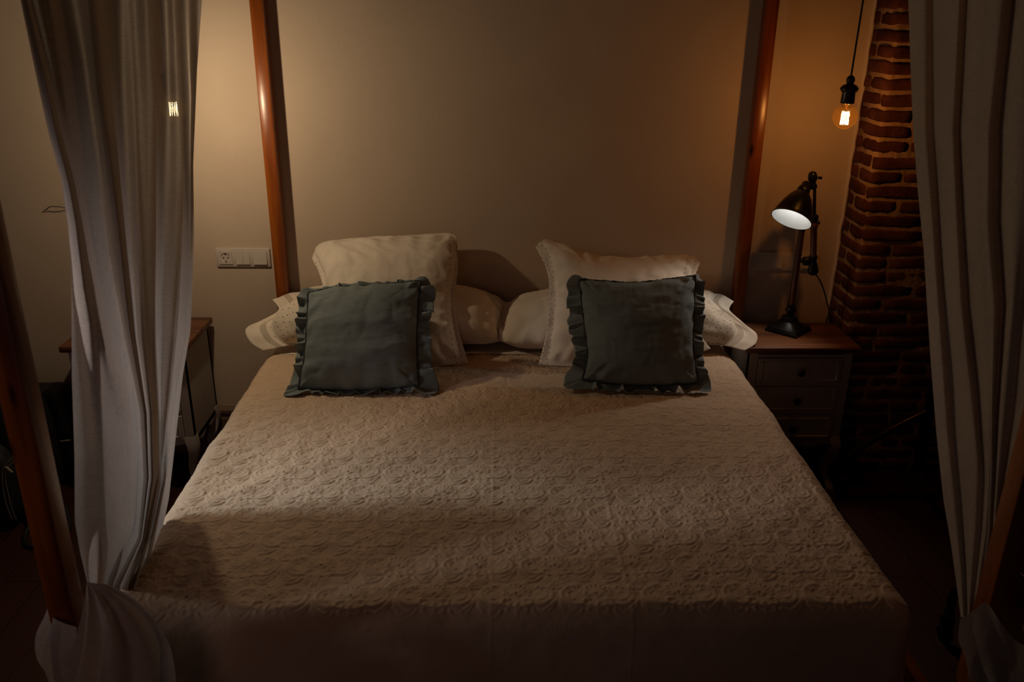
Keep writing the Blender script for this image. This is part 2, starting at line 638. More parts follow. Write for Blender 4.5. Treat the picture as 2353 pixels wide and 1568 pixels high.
# left wall with its window and a second opening added for the curtain fill
WINS = [(2.45, 3.38, 1.35, 2.35), (.45, 1.45, 1.2, 2.3)]  # second entry is made up, it lets the curtain fill through
bm = bmesh.new()
for ya_, yb2 in ((YF, .45), (1.45, 2.45), (3.38, YB)):
    bx(bm, XL - .12, XL, ya_, yb2, 0, ZC)
for WY0, WY1, WZ0, WZ1 in WINS:
    bx(bm, XL - .12, XL, WY0, WY1, 0, WZ0)
    bx(bm, XL - .12, XL, WY0, WY1, WZ1, ZC)
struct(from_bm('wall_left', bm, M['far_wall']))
for i_, (WY0, WY1, WZ0, WZ1) in enumerate(WINS):
    bm = bmesh.new()
    for a in (WY0, WY1 - .05):
        bx(bm, XL - .09, XL - .04, a, a + .05, WZ0, WZ1)
    bx(bm, XL - .09, XL - .04, WY0, WY1, WZ0, WZ0 + .05)
    bx(bm, XL - .09, XL - .04, WY0, WY1, WZ1 - .05, WZ1)
    struct(from_bm('window_%d' % (i_ + 1), bm, M['pine']))  # the second frame only dresses the added opening

# skirting along the head wall
bm = bmesh.new()
prism(bm, [(YB, 0), (YB - .016, 0), (YB - .016, .16), (YB - .012, .17), (YB - .012, .185), (YB - .018, .19), (YB - .018, .205), (YB - .006, .218), (YB, .22)], 'x', XL, 1.47)
struct(from_bm('baseboard_back', bm, noisy('skirting_wood', (.16, .09, .06), (.2, .11, .075), 10, .5)))

# brick pier right of the bed
BX, BY = 1.483, 3.256
rnd = random.Random(4)
BH, CH = .0465, .0575


def add_brick(bm_all, x0, x1, y0, y1, z0, z1):
    bm = bmesh.new()
    r = bmesh.ops.create_cube(bm, size=1)
    vs = r['verts']
    for v in vs:
        v.co = Vector((x0 + (v.co.x + .5) * (x1 - x0), y0 + (v.co.y + .5) * (y1 - y0), z0 + (v.co.z + .5) * (z1 - z0)))
    bmesh.ops.subdivide_edges(bm, edges=bm.edges[:], cuts=3, use_grid_fill=True)
    allv = bm.verts
    c = Vector(((x0 + x1) / 2, (y0 + y1) / 2, (z0 + z1) / 2))
    hx, hy, hz = (x1 - x0) / 2, (y1 - y0) / 2, (z1 - z0) / 2
    for v in allv:
        d = v.co - c
        ex = sum(abs(t) > .98 * h for t, h in ((d.x, hx), (d.y, hy), (d.z, hz)))
        if ex >= 2:
            pull = .002 if ex == 2 else .004
            v.co -= Vector((math.copysign(pull if abs(d.x) > .98 * hx else 0, d.x), math.copysign(pull if abs(d.y) > .98 * hy else 0, d.y), math.copysign(pull if abs(d.z) > .98 * hz else 0, d.z)))
        nv = noise.noise_vector(v.co * 38) * .0045 + noise.noise_vector(v.co * 11) * .004
        v.co += nv
    t_ = bpy.data.meshes.new('t')
    bm.to_mesh(t_)
    bm.free()
    bm_all.from_mesh(t_)
    bpy.data.meshes.remove(t_)


bmb = bmesh.new()
zz = .004
k = 0
while zz < ZC - .02:
    off = rnd.uniform(-.006, .006)
    z0, z1 = zz + off * .3, zz + BH + off * .3
    # left return
    if k % 2 == 0:
        cuts = [YB + .02, YB - .07 + rnd.uniform(-.01, .01), BY]
    elif rnd.random() < .35:
        cuts = [YB + .02, BY + .03 + rnd.uniform(-.02, .02), BY]
    else:
        cuts = [YB + .02, BY]
    first = rnd.choice((.115, .24)) if len(cuts) == 3 else rnd.choice((.12, .23))
    for i in range(len(cuts) - 1):
        ya, yb_ = cuts[i + 1] + (.006 if i < len(cuts) - 2 else -.006), cuts[i] - .006
        if i == len(cuts) - 2:
            add_brick(bmb, BX - .004, BX + first, BY - .005, yb_, z0, z1)
        else:
            add_brick(bmb, BX - .004, BX + .1, ya, yb_, z0, z1)
    x = BX + first + .012
    while x < XR:
        L = rnd.choice((.24, .24, .24, .115, .18))
        add_brick(bmb, x, min(x + L, XR), BY - .004 + rnd.uniform(-.003, .003), BY + .06, z0, z1)
        x += L + .013
    zz += CH
    k += 1
bricks = from_bm('wall_brick', bmb, M['brick'], smooth=True)
struct(bricks)
bm = bmesh.new()
bx(bm, BX + .0015, XR, BY + .0005, YB + .01, 0, ZC)
es = list(bm.edges)
bmesh.ops.subdivide_edges(bm, edges=[e for e in bm.edges if e.calc_length() > 1], cuts=110, use_grid_fill=True)
for v in bm.verts:
    v.co += noise.noise_vector(v.co * 14) * .003 + noise.noise_vector(v.co * 50) * .002
mo = from_bm('mortar', bm, M['mortar'], bricks, smooth=True)
# rough plaster lip where the wall meets the bricks
pts = []
for i in range(90):
    z = i / 89 * ZC
    pts.append(Vector((BX - .006 + noise.noise(Vector((0, 0, z * 14))) * .006, YB - .004, z)))
o = tube('trim_1', pts, .008, M['plaster'], seg=8, n=200)
struct(o)

# ------------------------------------------------------------------ four-poster bed
PW = .05
PXL, PXR = -.8835, 1.035                  # left sides of the left and right posts
PYF, PYB = 1.413, 3.385                    # front faces of the foot and head posts
BT = .60                                 # top of the mattress
bed = empty('canopy_bed', (.097, 2.36, 0), 'orange pine four-poster bed frame with square corner posts, carrying the mattress', 'bed')


def local(o, parent):
    o.parent = parent
    o.matrix_parent_inverse = parent.matrix_world.inverted() if False else Matrix.Translation(-parent.location)
    return o


PTOP = 2.25
for (x, y) in ((PXL, PYF), (PXR, PYF), (PXL, PYB), (PXR, PYB)):
    local(box('post', x, x + PW, y, y + PW, 0, PTOP, M['pine'], None, .004), bed)
for x in (PXL + .01, PXR + .01):
    local(box('side_rail', x, x + .03, PYF + PW, PYB, .22, .36, M['pine_y'], None, .003), bed)
    local(box('canopy_rail', x, x + .03, PYF + PW, PYB, PTOP - .06, PTOP, M['pine_y'], None, .003), bed)
local(box('foot_rail', PXL + PW, PXR, PYF + .012, PYF + .042, .22, .36, M['pine_x'], None, .003), bed)
local(box('head_rail', PXL + PW, PXR, PYB + .01, PYB + .04, .22, .40, M['pine_x'], None, .003), bed)
for y in (PYF + .01, PYB + .01):
    local(box('canopy_rail', PXL + PW, PXR, y, y + .03, PTOP - .06, PTOP, M['pine_x'], None, .003), bed)
bm = bmesh.new()
for i in range(12):
    y = PYF + .12 + i * .155
    bx(bm, PXL + .04, PXR + .01, y, y + .07, .30, .318)
local(from_bm('slat_base', bm, M['pine_x']), bed)

# mattress
mat_ = box('mattress', -.80, .945, 1.56, 3.31, .32, BT - .012, M['mattress'], None, .05, 4)
tag(mat_, 'thick pale mattress lying under the cream bedspread', 'mattress')

# ------------------------------------------------------------------ bed linen
SX0, SX1 = -.885, .99                    # where the cloth turns down at the sides
SY0 = 1.56                               # and at the foot


def drape(name, xs, ys, zt, mat, hfun, side0=SX0, side1=SX1, foot=SY0, r=.055, flare=.05, uvscale=1):
    X, Y = np.meshgrid(xs, ys, indexing='ij')
    a0, a1, f = side0 + r, side1 - r, foot + r
    ox = np.where(X < a0, X - a0, np.where(X > a1, X - a1, 0))
    oy = np.where(Y < f, Y - f, 0)
    d = np.sqrt(ox ** 2 + oy ** 2) + 1e-9
    ang = np.minimum(d / r, PI / 2)
    hr = r * np.sin(ang) + np.maximum(d - r * PI / 2, 0) * flare
    dz = r * (1 - np.cos(ang)) + np.maximum(d - r * PI / 2, 0)
    bxp = np.clip(X, a0, a1) + ox / d * hr
    byp = np.maximum(Y, f) + oy / d * hr
    h = hfun(X, Y, d)
    # normal: up on top, outwards on the sides
    nx, ny, nz = ox / d * np.sin(ang), oy / d * np.sin(ang), np.cos(ang)
    P = np.stack([bxp + nx * h, byp + ny * h, zt - dz + nz * h], -1)
    uv = np.stack([X, Y], -1)
    return grid_obj(name, P, mat, None, uv)


# embossed scroll pattern, drawn as raised lines on one repeat of the cloth
TW, TH = .19, .226
RES = .0008
tw, th = int(TW / RES), int(TH / RES)
gx, gy = np.meshgrid((np.arange(tw) + .5) * TW / tw - TW / 2, (np.arange(th) + .5) * TH / th - TH / 2, indexing='ij')


def seg_h(H, p, q, wd, amp=1.0):
    ax, ay = p
    bx_, by_ = q
    for sx in (-TW, 0, TW):
        for sy in (-TH, 0, TH):
            if max(ax, bx_) + sx < -TW / 2 - .01 or min(ax, bx_) + sx > TW / 2 + .01: continue
            if max(ay, by_) + sy < -TH / 2 - .01 or min(ay, by_) + sy > TH / 2 + .01: continue
            vx, vy = bx_ - ax, by_ - ay
            L = vx * vx + vy * vy + 1e-12
            t = np.clip(((gx - ax - sx) * vx + (gy - ay - sy) * vy) / L, 0, 1)
            dd = np.hypot(gx - ax - sx - t * vx, gy - ay - sy - t * vy)
            np.maximum(H, amp * np.exp(-(dd / wd) ** 2), out=H)


def stroke(H, pts, wd=.0022, amp=1.0):
    """pts in the ogee cell; repeated mirrored and at the half-drop position"""
    for mir in (1, -1):
        for cx_, cy_ in ((0, 0), (TW / 2, TH / 2)):
            for a, b_ in zip(pts, pts[1:]):
                seg_h(H, (mir * a[0] + cx_, a[1] + cy_), (mir * b_[0] + cx_, b_[1] + cy_), wd, amp)


def arc(cx_, cy_, rx, ry, a0, a1, n=9, shrink=0.0):
    out = []
    for i in range(n):
        t = i / (n - 1)
        a = math.radians(a0 + (a1 - a0) * t)
        k = 1 - shrink * t
        out.append((cx_ + rx * k * math.cos(a), cy_ + ry * k * math.sin(a)))
    return out


H = np.zeros_like(gx)
# big C scrolls along the ogee frame
stroke(H, arc(.052, .006, .036, .034, -120, 95, 13, .12), .0024, 1)
stroke(H, arc(.052, .006, .029, .027, -105, 80, 11, .1), .0017, .75)
stroke(H, arc(.054, .008, .021, .019, -90, 100, 9, .35), .0017, .8)
stroke(H, arc(.050, .034, .009, .009, -60, 230, 8, .5), .002, .9)
# leaves sweeping up from the frame joints
for k in range(4):
    stroke(H, arc(.018 + .004 * k, -.098 + .010 * k, .040 - .006 * k, .050 - .007 * k, 175, 95, 7), .0018, .85 - .1 * k)
stroke(H, arc(.030, .085, .030, .030, 250, 340, 7), .0022, .9)
stroke(H, arc(.026, .088, .022, .022, 240, 330, 6), .0018, .7)
stroke(H, [(.002, .108), (.010, .092), (.022, .079), (.036, .070)], .0022, .9)
stroke(H, [(.001, .100), (.008, .084), (.018, .071)], .0018, .8)
# bouquet
for a, L in ((90, .034), (68, .034), (46, .032), (24, .028), (2, .024)):
    ca, sa = math.cos(math.radians(a)), math.sin(math.radians(a))
    nx_, ny_ = -sa, ca
    pts = [(ca * .008, sa * .008 + .006)]
    for t, wv in ((.4, .0035), (.75, .0050), (1, .001)):
        pts.append((ca * (.008 + L * t) + nx_ * wv, sa * (.008 + L * t) + .006 + ny_ * wv))
    stroke(H, pts, .0016, .8)
    pts = [(ca * .008, sa * .008 + .006)]
    for t, wv in ((.4, -.0035), (.75, -.0050), (1, -.001)):
        pts.append((ca * (.008 + L * t) + nx_ * wv, sa * (.008 + L * t) + .006 + ny_ * wv))
    stroke(H, pts, .0016, .7)
stroke(H, arc(0, .006, .007, .007, 0, 360, 9), .002, .9)
stroke(H, arc(.024, -.020, .013, .012, 120, -150, 9, .35), .0018, .9)
stroke(H, arc(.014, -.040, .012, .010, 150, -60, 8, .2), .0018, .85)
stroke(H, [(0, -.02), (.004, -.035), (.001, -.052), (0, -.066)], .0018, .8)
for k in range(4):
    stroke(H, [(.006 + k * .006, -.060 + k * .004), (.010 + k * .007, -.072 + k * .006)], .0018, .8)
stroke(H, arc(.0, -.078, .010, .007, 200, 340, 6), .0018, .8)
# seed stitches filling the ground
rr = random.Random(9)
for _ in range(34):
    x_, y_ = rr.uniform(.0, .09), rr.uniform(-.105, .105)
    a = rr.uniform(0, PI)
    stroke(H, [(x_, y_), (x_ + .005 * math.cos(a), y_ + .005 * math.sin(a))], .0014, .45)
HT = H


def tile_h(X, Y):
    u = np.mod(X / TW + .13, 1) * tw
    v_ = np.mod(Y / TH + .31, 1) * th
    i, j = np.floor(u).astype(int) % tw, np.floor(v_).astype(int) % th
    fu, fv = u - np.floor(u), v_ - np.floor(v_)
    i2, j2 = (i + 1) % tw, (j + 1) % th
    return (HT[i, j] * (1 - fu) + HT[i2, j] * fu) * (1 - fv) + (HT[i, j2] * (1 - fu) + HT[i2, j2] * fu) * fv


def spread_h(X, Y, d):
    wob = X + .004 * np.sin(Y * 9) + .003 * vnoise(X * 7, Y * 7, 5)
    h = .0042 * tile_h(wob, Y + .004 * vnoise(X * 6, Y * 6, 8)) * np.exp(-np.maximum(d - .015, 0) * 22)
    h = h + .0030 * fbm(X * 5, Y * 5, 3) + .0012 * fbm(X * 22, Y * 30, 6, 2)
    # cross folds of the cloth: broad low waves across the bed
    h = h + .0035 * np.sin(Y * 17 + .6 * vnoise(X * 1.6, Y * .6, 2) * 3) * np.exp(-((Y - 2.52) / .28) ** 2)
    # centre seam and pressed fold lines
    h = h + .0011 * np.exp(-((X - .012 - .012 * (Y - 2)) / .004) ** 2) * (Y < 2.62)
    h = h + .0012 * np.exp(-((X - .33) / .004) ** 2) * (Y < 2.3)
    h = h + np.clip(d - .1, 0, .4) * .035 * np.sin((X + Y) * 14 + 2 * vnoise(X * 3, Y * 3, 12))
    return h + .002


fine = .0036
xs = np.concatenate([np.arange(SX0 - .36, SX0 - .02, .012), np.arange(SX0 - .02, SX1 + .02, fine), np.arange(SX1 + .02, SX1 + .36, .012)])
ys = np.concatenate([np.arange(SY0 - .44, SY0 - .02, .012), np.arange(SY0 - .02, 3.135, fine)])
spread = drape('bedspread', xs, ys, BT + .004, M['spread'], spread_h)
tag(spread, 'cream bedspread embossed with scrolling flowers, laid over the whole bed', 'bedspread')

# flat sheet showing at the head end
xs = np.arange(SX0 + .005, SX1 - .005, .012)


def sheet_h(X, Y, d):
    return .002 * fbm(X * 9, Y * 9, 21) + .003 * np.exp(-((Y - 3.128) / .006) ** 2)


sheet = drape('bed_sheet', np.concatenate([np.arange(SX0 - .2, SX0, .012), xs, np.arange(SX1, SX1 + .2, .012)]), np.arange(3.115, 3.325, .006), BT + .010, M['sheet'], sheet_h, SX0 + .012, SX1 - .012, 0)
tag(sheet, 'plain white sheet edge showing between bedspread and pillows', 'sheet')


# ------------------------------------------------------------------ pillows
def coons(b0, b1, l0, l1, n, m_):
    """b0: v=0 edge (u 0..1), b1: v=1 edge, l0: u=0 edge (v 0..1), l1: u=1 edge"""
    B0, B1 = catmull(b0, n), catmull(b1, n)
    L0, L1 = catmull(l0, m_), catmull(l1, m_)
    u = np.linspace(0, 1, n)[:, None, None]
    v = np.linspace(0, 1, m_)[None, :, None]
    S = (1 - v) * B0[:, None, :] + v * B1[:, None, :] + (1 - u) * L0[None] + u * L1[None]
    S -= (1 - u) * (1 - v) * L0[0] + u * (1 - v) * L1[0] + (1 - u) * v * L0[-1] + u * v * L1[-1]
    return S


def normals(S):
    du = np.gradient(S, axis=0)
    dv = np.gradient(S, axis=1)
    n = np.cross(du, dv)
    return n / (np.linalg.norm(n, axis=-1, keepdims=True) + 1e-12)


def pillow(name, S, front, back, mat, parent=None, fl=(0, 0, 0, 0), seed=1, wr=.004, pw=2.4, q=.55, size=(.6, .6), gather=.006, flw=.004, smoothn=True, dent=0.0):
    """closed soft body: two sheets over patch S; fl = flange share at u0,u1,v0,v1 left flat"""
    n, m_ = S.shape[:2]
    u = np.linspace(0, 1, n)[:, None] * np.ones((1, m_))
    v = np.linspace(0, 1, m_)[None, :] * np.ones((n, 1))
    uu = np.clip((u - fl[0]) / (1 - fl[0] - fl[1]), 0, 1)
    vv = np.clip((v - fl[2]) / (1 - fl[2] - fl[3]), 0, 1)
    a, b_ = np.abs(2 * uu - 1), np.abs(2 * vv - 1)
    prof = ((1 - a ** pw) * (1 - b_ ** pw)) ** q
    Nn = normals(S)
    x, y = u * size[0], v * size[1]
    edge = np.clip(1 - prof * 1.3, 0, 1) * (prof > 0)
    wf = wr * fbm(x * 9 + 3 * vnoise(x * 3, y * 3, seed), y * 16, seed) + wr * .6 * np.abs(fbm(x * 14, y * 7, seed + 5))
    gath = gather * edge * (np.sin(x * 70 + 4 * vnoise(x * 8, y * 8, seed + 2)) * (b_ > a) + np.sin(y * 70 + 4 * vnoise(x * 8, y * 8, seed + 3)) * (a >= b_)) * np.minimum(prof * 6, 1)
    inner = np.minimum(prof * 3, 1)
    flwave = flw * (prof <= 1e-6) * vnoise(x * 22, y * 22, seed + 9)
    hf = front * prof * (1 - dent * np.exp(-((uu - .5) ** 2 + (vv - .9) ** 2) / .06)) + wf * inner + gath + flwave + .0012
    hb = -back * prof + flwave - .0012
    A = S + Nn * hf[..., None]
    B = S + Nn * hb[..., None]
    idx = np.arange(n * m_).reshape(n, m_)
    idb = idx + n * m_
    q1 = np.stack([idx[:-1, :-1], idx[1:, :-1], idx[1:, 1:], idx[:-1, 1:]], -1).reshape(-1, 4)
    q2 = np.stack([idb[:-1, :-1], idb[:-1, 1:], idb[1:, 1:], idb[1:, :-1]], -1).reshape(-1, 4)
    rim = list(idx[:, 0]) + list(idx[-1, 1:]) + list(idx[-2::-1, -1]) + list(idx[0, -2:0:-1])
    side = [(rim[i], rim[(i + 1) % len(rim)], rim[(i + 1) % len(rim)] + n * m_, rim[i] + n * m_) for i in range(len(rim))]
    faces = [tuple(int(t) for t in f) for f in q1] + [tuple(int(t) for t in f) for f in q2] + [tuple(int(t) for t in f[::-1]) for f in side]
    verts = np.concatenate([A.reshape(-1, 3), B.reshape(-1, 3)])
    uvs = np.tile(np.stack([x, y], -1).reshape(-1, 2), (2, 1))
    o = from_py(name, verts, faces, mat, parent, True, uvs)
    return o, A


def pp(l):
    return [at(*p) for p in l]


CW1, CW2 = (.80, .71, .59), (.84, .75, .63)
HOLE_SHADE = (.19, .13, .095)  # shadow inside the eyelets, painted into the cloth colour as dark dots
m_long_l = dots_mat('white_eyelet_cotton', CW1, CW2, HOLE_SHADE, 1, [(.10, .24)], [(.058, .085)])
m_long_r = dots_mat('white_eyelet_cotton_mirrored', CW1, CW2, HOLE_SHADE, 1, [(.73, .87)], [(.885, .912)])
m_sq = dots_mat('white_eyelet_border_cotton', CW1, CW2, HOLE_SHADE, 1, [(.0, .035), (.545, .60)], [])

# left long pillow lying against the wall
S = coons(pp([(604, 806, 3.10), (700, 792, 3.13), (850, 795, 3.13), (1060, 792, 3.13), (1120, 790, 3.14), (1160, 782, 3.16)]),
          pp([(626, 690, 3.32), (690, 672, 3.40), (850, 680, 3.42), (1060, 680, 3.42), (1130, 684, 3.40), (1166, 696, 3.38)]),
          pp([(604, 806, 3.10), (575, 786, 3.115), (565, 756, 3.15), (600, 738, 3.20), (640, 712, 3.27), (626, 690, 3.32)]),
          pp([(1160, 782, 3.16), (1152, 760, 3.2), (1160, 730, 3.3), (1166, 696, 3.38)]), 150, 60)
o, _ = pillow('long_pillow', S, .142, .02, m_long_l, None, (.11, .02, .02, .02), 3, .005, 2.6, .5, (.97, .42))
tag(o, 'long white pillow with eyelet end lying on the bed before the left post', 'pillow', 'long white pillows lying along the wall')

# right long pillow
S = coons(pp([(1150, 784, 3.15), (1200, 800, 3.13), (1300, 800, 3.13), (1500, 797, 3.13), (1640, 793, 3.12), (1712, 806, 3.08)]),
          pp([(1162, 696, 3.38), (1240, 684, 3.42), (1400, 682, 3.42), (1600, 680, 3.41), (1650, 676, 3.38), (1686, 694, 3.31)]),
          pp([(1150, 784, 3.15), (1146, 765, 3.17), (1150, 735, 3.28), (1162, 696, 3.38)]),
          pp([(1712, 806, 3.08), (1736, 790, 3.10), (1738, 768, 3.14), (1705, 740, 3.20), (1676, 712, 3.27), (1686, 694, 3.31)]), 150, 60)
o, _ = pillow('long_pillow', S, .142, .02, m_long_r, None, (.02, .09, .02, .02), 8, .006, 2.6, .5, (.97, .42))
tag(o, 'long white pillow with eyelet end lying beside the nightstand with the desk lamp', 'pillow', 'long white pillows lying along the wall')

# left square pillow leaning upright
S = coons(pp([(770, 838, 3.02), (850, 846, 3.00), (950, 848, 2.99), (1076, 834, 3.01)]),
          pp([(716, 592, 3.33), (745, 557, 3.37), (850, 545, 3.39), (950, 541, 3.39), (1036, 536, 3.38), (1050, 556, 3.35)]),
          pp([(770, 838, 3.02), (752, 740, 3.10), (740, 650, 3.20), (716, 592, 3.33)]),
          pp([(1076, 834, 3.01), (1054, 760, 3.07), (1044, 690, 3.16), (1052, 620, 3.25), (1050, 556, 3.35)]), 90, 90)
o, _ = pillow('square_pillow', S, .085, .05, m_sq, None, (.05, .05, .03, .02), 12, .005, 2.3, .6, (.6, .58), .008, dent=.2)
tag(o, 'square white pillow leaning on the wall behind the left blue cushion', 'pillow', 'square white pillows leaning on the wall')

# right square pillow
S = coons(pp([(1238, 838, 3.01), (1300, 842, 3.0), (1420, 840, 3.0), (1560, 832, 3.02), (1632, 802, 3.06)]),
          pp([(1231, 568, 3.36), (1258, 550, 3.38), (1330, 578, 3.38), (1400, 590, 3.39), (1480, 590, 3.39), (1582, 586, 3.38), (1609, 603, 3.35)]),
          pp([(1238, 838, 3.01), (1256, 760, 3.07), (1262, 680, 3.16), (1256, 620, 3.26), (1231, 568, 3.36)]),
          pp([(1632, 802, 3.06), (1600, 750, 3.10), (1592, 690, 3.20), (1596, 640, 3.28), (1609, 603, 3.35)]), 90, 90)
o, _ = pillow('square_pillow', S, .085, .05, m_sq, None, (.055, .05, .03, .02), 17, .007, 2.3, .6, (.6, .58), .010, dent=.25)
tag(o, 'square white pillow leaning on the wall behind the right blue cushion', 'pillow', 'square white pillows leaning on the wall')


def rim_path(A):
    n, m_ = A.shape[:2]
    return np.concatenate([A[:, 0], A[-1, 1:], A[-2::-1, -1], A[0, -2:0:-1]])


def cushion(b0, b1, l0, l1, label, seed, ruf, droop):
    root = empty('ruffled_cushion', atz(b0[len(b0) // 2][0], b0[len(b0) // 2][1], BT + .01), label, 'cushion', 'blue-grey ruffled linen cushions')
    S = coons(pp(b0), pp(b1), pp(l0), pp(l1), 100, 100)
    o, A = pillow('cushion_cover', S, .085, .04, M['blue'], None, (0, 0, 0, 0), seed, .0055, 2.2, .55, (.43, .43), .007)
    local(o, root)
    R = rim_path(S)
    Nn = rim_path(normals(S))
    # dark frayed seam
    bm = bmesh.new()
    rs = random.Random(seed)
    pts = [Vector(R[i]) + Vector(Nn[i]) * .004 + Vector((rs.uniform(-1, 1), rs.uniform(-1, 1), rs.uniform(-1, 1))) * .0014 for i in range(0, len(R), 2)]
    pts.append(pts[0])
    tube_bm(pts, [.0036 + rs.uniform(-.001, .0012) for _ in range(len(pts) * 3)], 6, len(pts) * 3, bm)
    local(from_bm('seam_piping', bm, M['blue_dark'], None, True), root)
    # gathered ruffle: a strip standing out from the rim
    cen = S.mean(axis=(0, 1))
    L = len(R)
    n_r = 620
    t = np.linspace(0, L - 1, n_r, endpoint=False)
    i0 = np.floor(t).astype(int)
    fr = (t - i0)[:, None]
    Rp = R[i0] * (1 - fr) + R[(i0 + 1) % L] * fr
    Np = Nn[i0]
    tang = np.roll(Rp, -1, 0) - np.roll(Rp, 1, 0)
    tang /= np.linalg.norm(tang, axis=1, keepdims=True)
    out = np.cross(tang, Np)
    out /= np.linalg.norm(out, axis=1, keepdims=True)
    sgn = np.sign(np.sum(out * (Rp - cen), axis=1))[:, None]
    out *= sgn
    low = np.clip((BT + .055 - Rp[:, 2]) / .03, 0, 1)[:, None]      # where the rim meets the bed the frill lies flat
    flat_ = out * np.array([1, 1, 0]) + np.array([0, -.35, 0])
    flat_ /= np.linalg.norm(flat_, axis=1, keepdims=True)
    out = out * (1 - low) + flat_ * low
    Np = Np * (1 - low) + np.array([0, 0, 1.0]) * low
    k = 13
    for _ in range(14):
        out = (out + np.roll(out, 1, 0) + np.roll(out, -1, 0)) / 3
    out /= np.linalg.norm(out, axis=1, keepdims=True)
    side = (t / L * 4)                        # 0 bottom, 1 right, 2 top, 3 left
    wd = np.array([ruf[int(s) % 4] for s in side])
    for _ in range(20):
        wd = (wd + np.roll(wd, 1) + np.roll(wd, -1)) / 3
    # fuller at the corners
    cornerd = np.abs(side - np.round(side))
    wd = wd + .024 * np.exp(-(cornerd / .05) ** 2) * ((side < .5) | (side > 3.5) | ((side > .5) & (side < 1.5)))
    s = t / L
    ph = s * 2 * PI * 34 + 2.6 * vnoise(s * 60, s * 0, seed)
    ph2 = s * 2 * PI * 15 + 2 * vnoise(s * 30, s * 0 + 3, seed)
    P = np.zeros((n_r + 1, k, 3))
    for j in range(k):
        r_ = j / (k - 1)
        ww = wd * r_ * (1 + .16 * vnoise(s * 70, s * 0 + 1, seed))
        amp = .019 * r_ ** .8 * np.minimum(wd / .03, 1)
        off = amp * np.sin(ph) * .55 + amp * np.sin(ph2) * .8
        slide = .010 * r_ * np.sin(ph2 + 1.3)
        q_ = Rp + out * ww[:, None] + Np * (off - droop * r_ * .02)[:, None] + tang * slide[:, None]
        q_[:, 2] = np.maximum(q_[:, 2], BT + .014 + .006 * r_ * (1 + np.sin(ph)))
        P[:-1, j] = q_
    P[-1] = P[0]
    local(grid_obj('ruffle', P, M['blue'], None, None, .0016), root)
    return root


cushion([(686, 893, 2.765), (780, 899, 2.76), (870, 896, 2.76), (962, 886, 2.77)],
        [(708, 674, 2.97), (770, 662, 2.99), (860, 657, 3.0), (966, 646, 3.0)],
        [(686, 893, 2.765), (700, 820, 2.83), (706, 740, 2.90), (708, 674, 2.97)],
        [(962, 886, 2.77), (958, 800, 2.84), (960, 720, 2.92), (966, 646, 3.0)],
        'blue-grey linen cushion with ruffled edge, the left one of the two', 5, (.036, .052, .016, .038), .2)
cushion([(1338, 872, 2.79), (1420, 884, 2.775), (1510, 886, 2.77), (1604, 880, 2.775)],
        [(1330, 642, 3.0), (1400, 648, 2.995), (1460, 651, 2.99), (1530, 643, 3.0), (1598, 634, 3.01)],
        [(1338, 872, 2.79), (1350, 820, 2.84), (1342, 740, 2.91), (1330, 642, 3.0)],
        [(1604, 880, 2.775), (1592, 800, 2.84), (1594, 720, 2.92), (1598, 634, 3.01)],
        'blue-grey linen cushion with ruffled edge, the right one, on the desk lamp side', 9, (.036, .036, .004, .052), .2)


# ------------------------------------------------------------------ curtains
def interp(tab, y):
    ys_ = [p[1] for p in tab]
    xs_ = [p[0] for p in tab]
    return np.interp(y, ys_, xs_)


def curtain_panel(Xp, curves, rows, sub=10, top=2.2, seed=1, rip=.004, flat=1.0):
    """curves: list of (pixel polyline [(x,y)..], offset function/number) from one edge of the panel to the other"""
    K = len(curves)
    out = []
    for py in rows:
        xs_ = np.array([interp(c[0], py) for c in curves])
        # ordering kept monotone
        for k_ in range(1, K):
            xs_[k_] = max(xs_[k_], xs_[k_ - 1] + .8)
        of = flat * np.array([interp([(o_, y_) for o_, y_ in c[1]], py) if isinstance(c[1], list) else c[1] for c in curves])
        row = []
        for k_ in range(K - 1):
            for s_ in range(sub):
                t = s_ / sub
                ts = t
                w_ = .5 - .5 * math.cos(PI * t)
                x = xs_[k_] * (1 - ts) + xs_[k_ + 1] * ts
                o_ = of[k_] * (1 - w_) + of[k_ + 1] * w_
                o_ += rip * noise.noise(Vector((k_ * 1.7 + t * 1.3, py * .0035, seed)))
                row.append(atx(x, py, Xp + o_))
        row.append(atx(xs_[-1], py, Xp + of[-1]))
        out.append([tuple(p) for p in row])
    P = np.array(out)
    # straight up to the canopy rail
    topz = P[0, :, 2]
    ext = []
    for t in np.linspace(1, 0, 8)[:-1]:
        q_ = P[0].copy()
        q_[:, 2] = topz + (top - topz) * t
        ext.append(q_)
    return np.concatenate([np.array(ext), P])


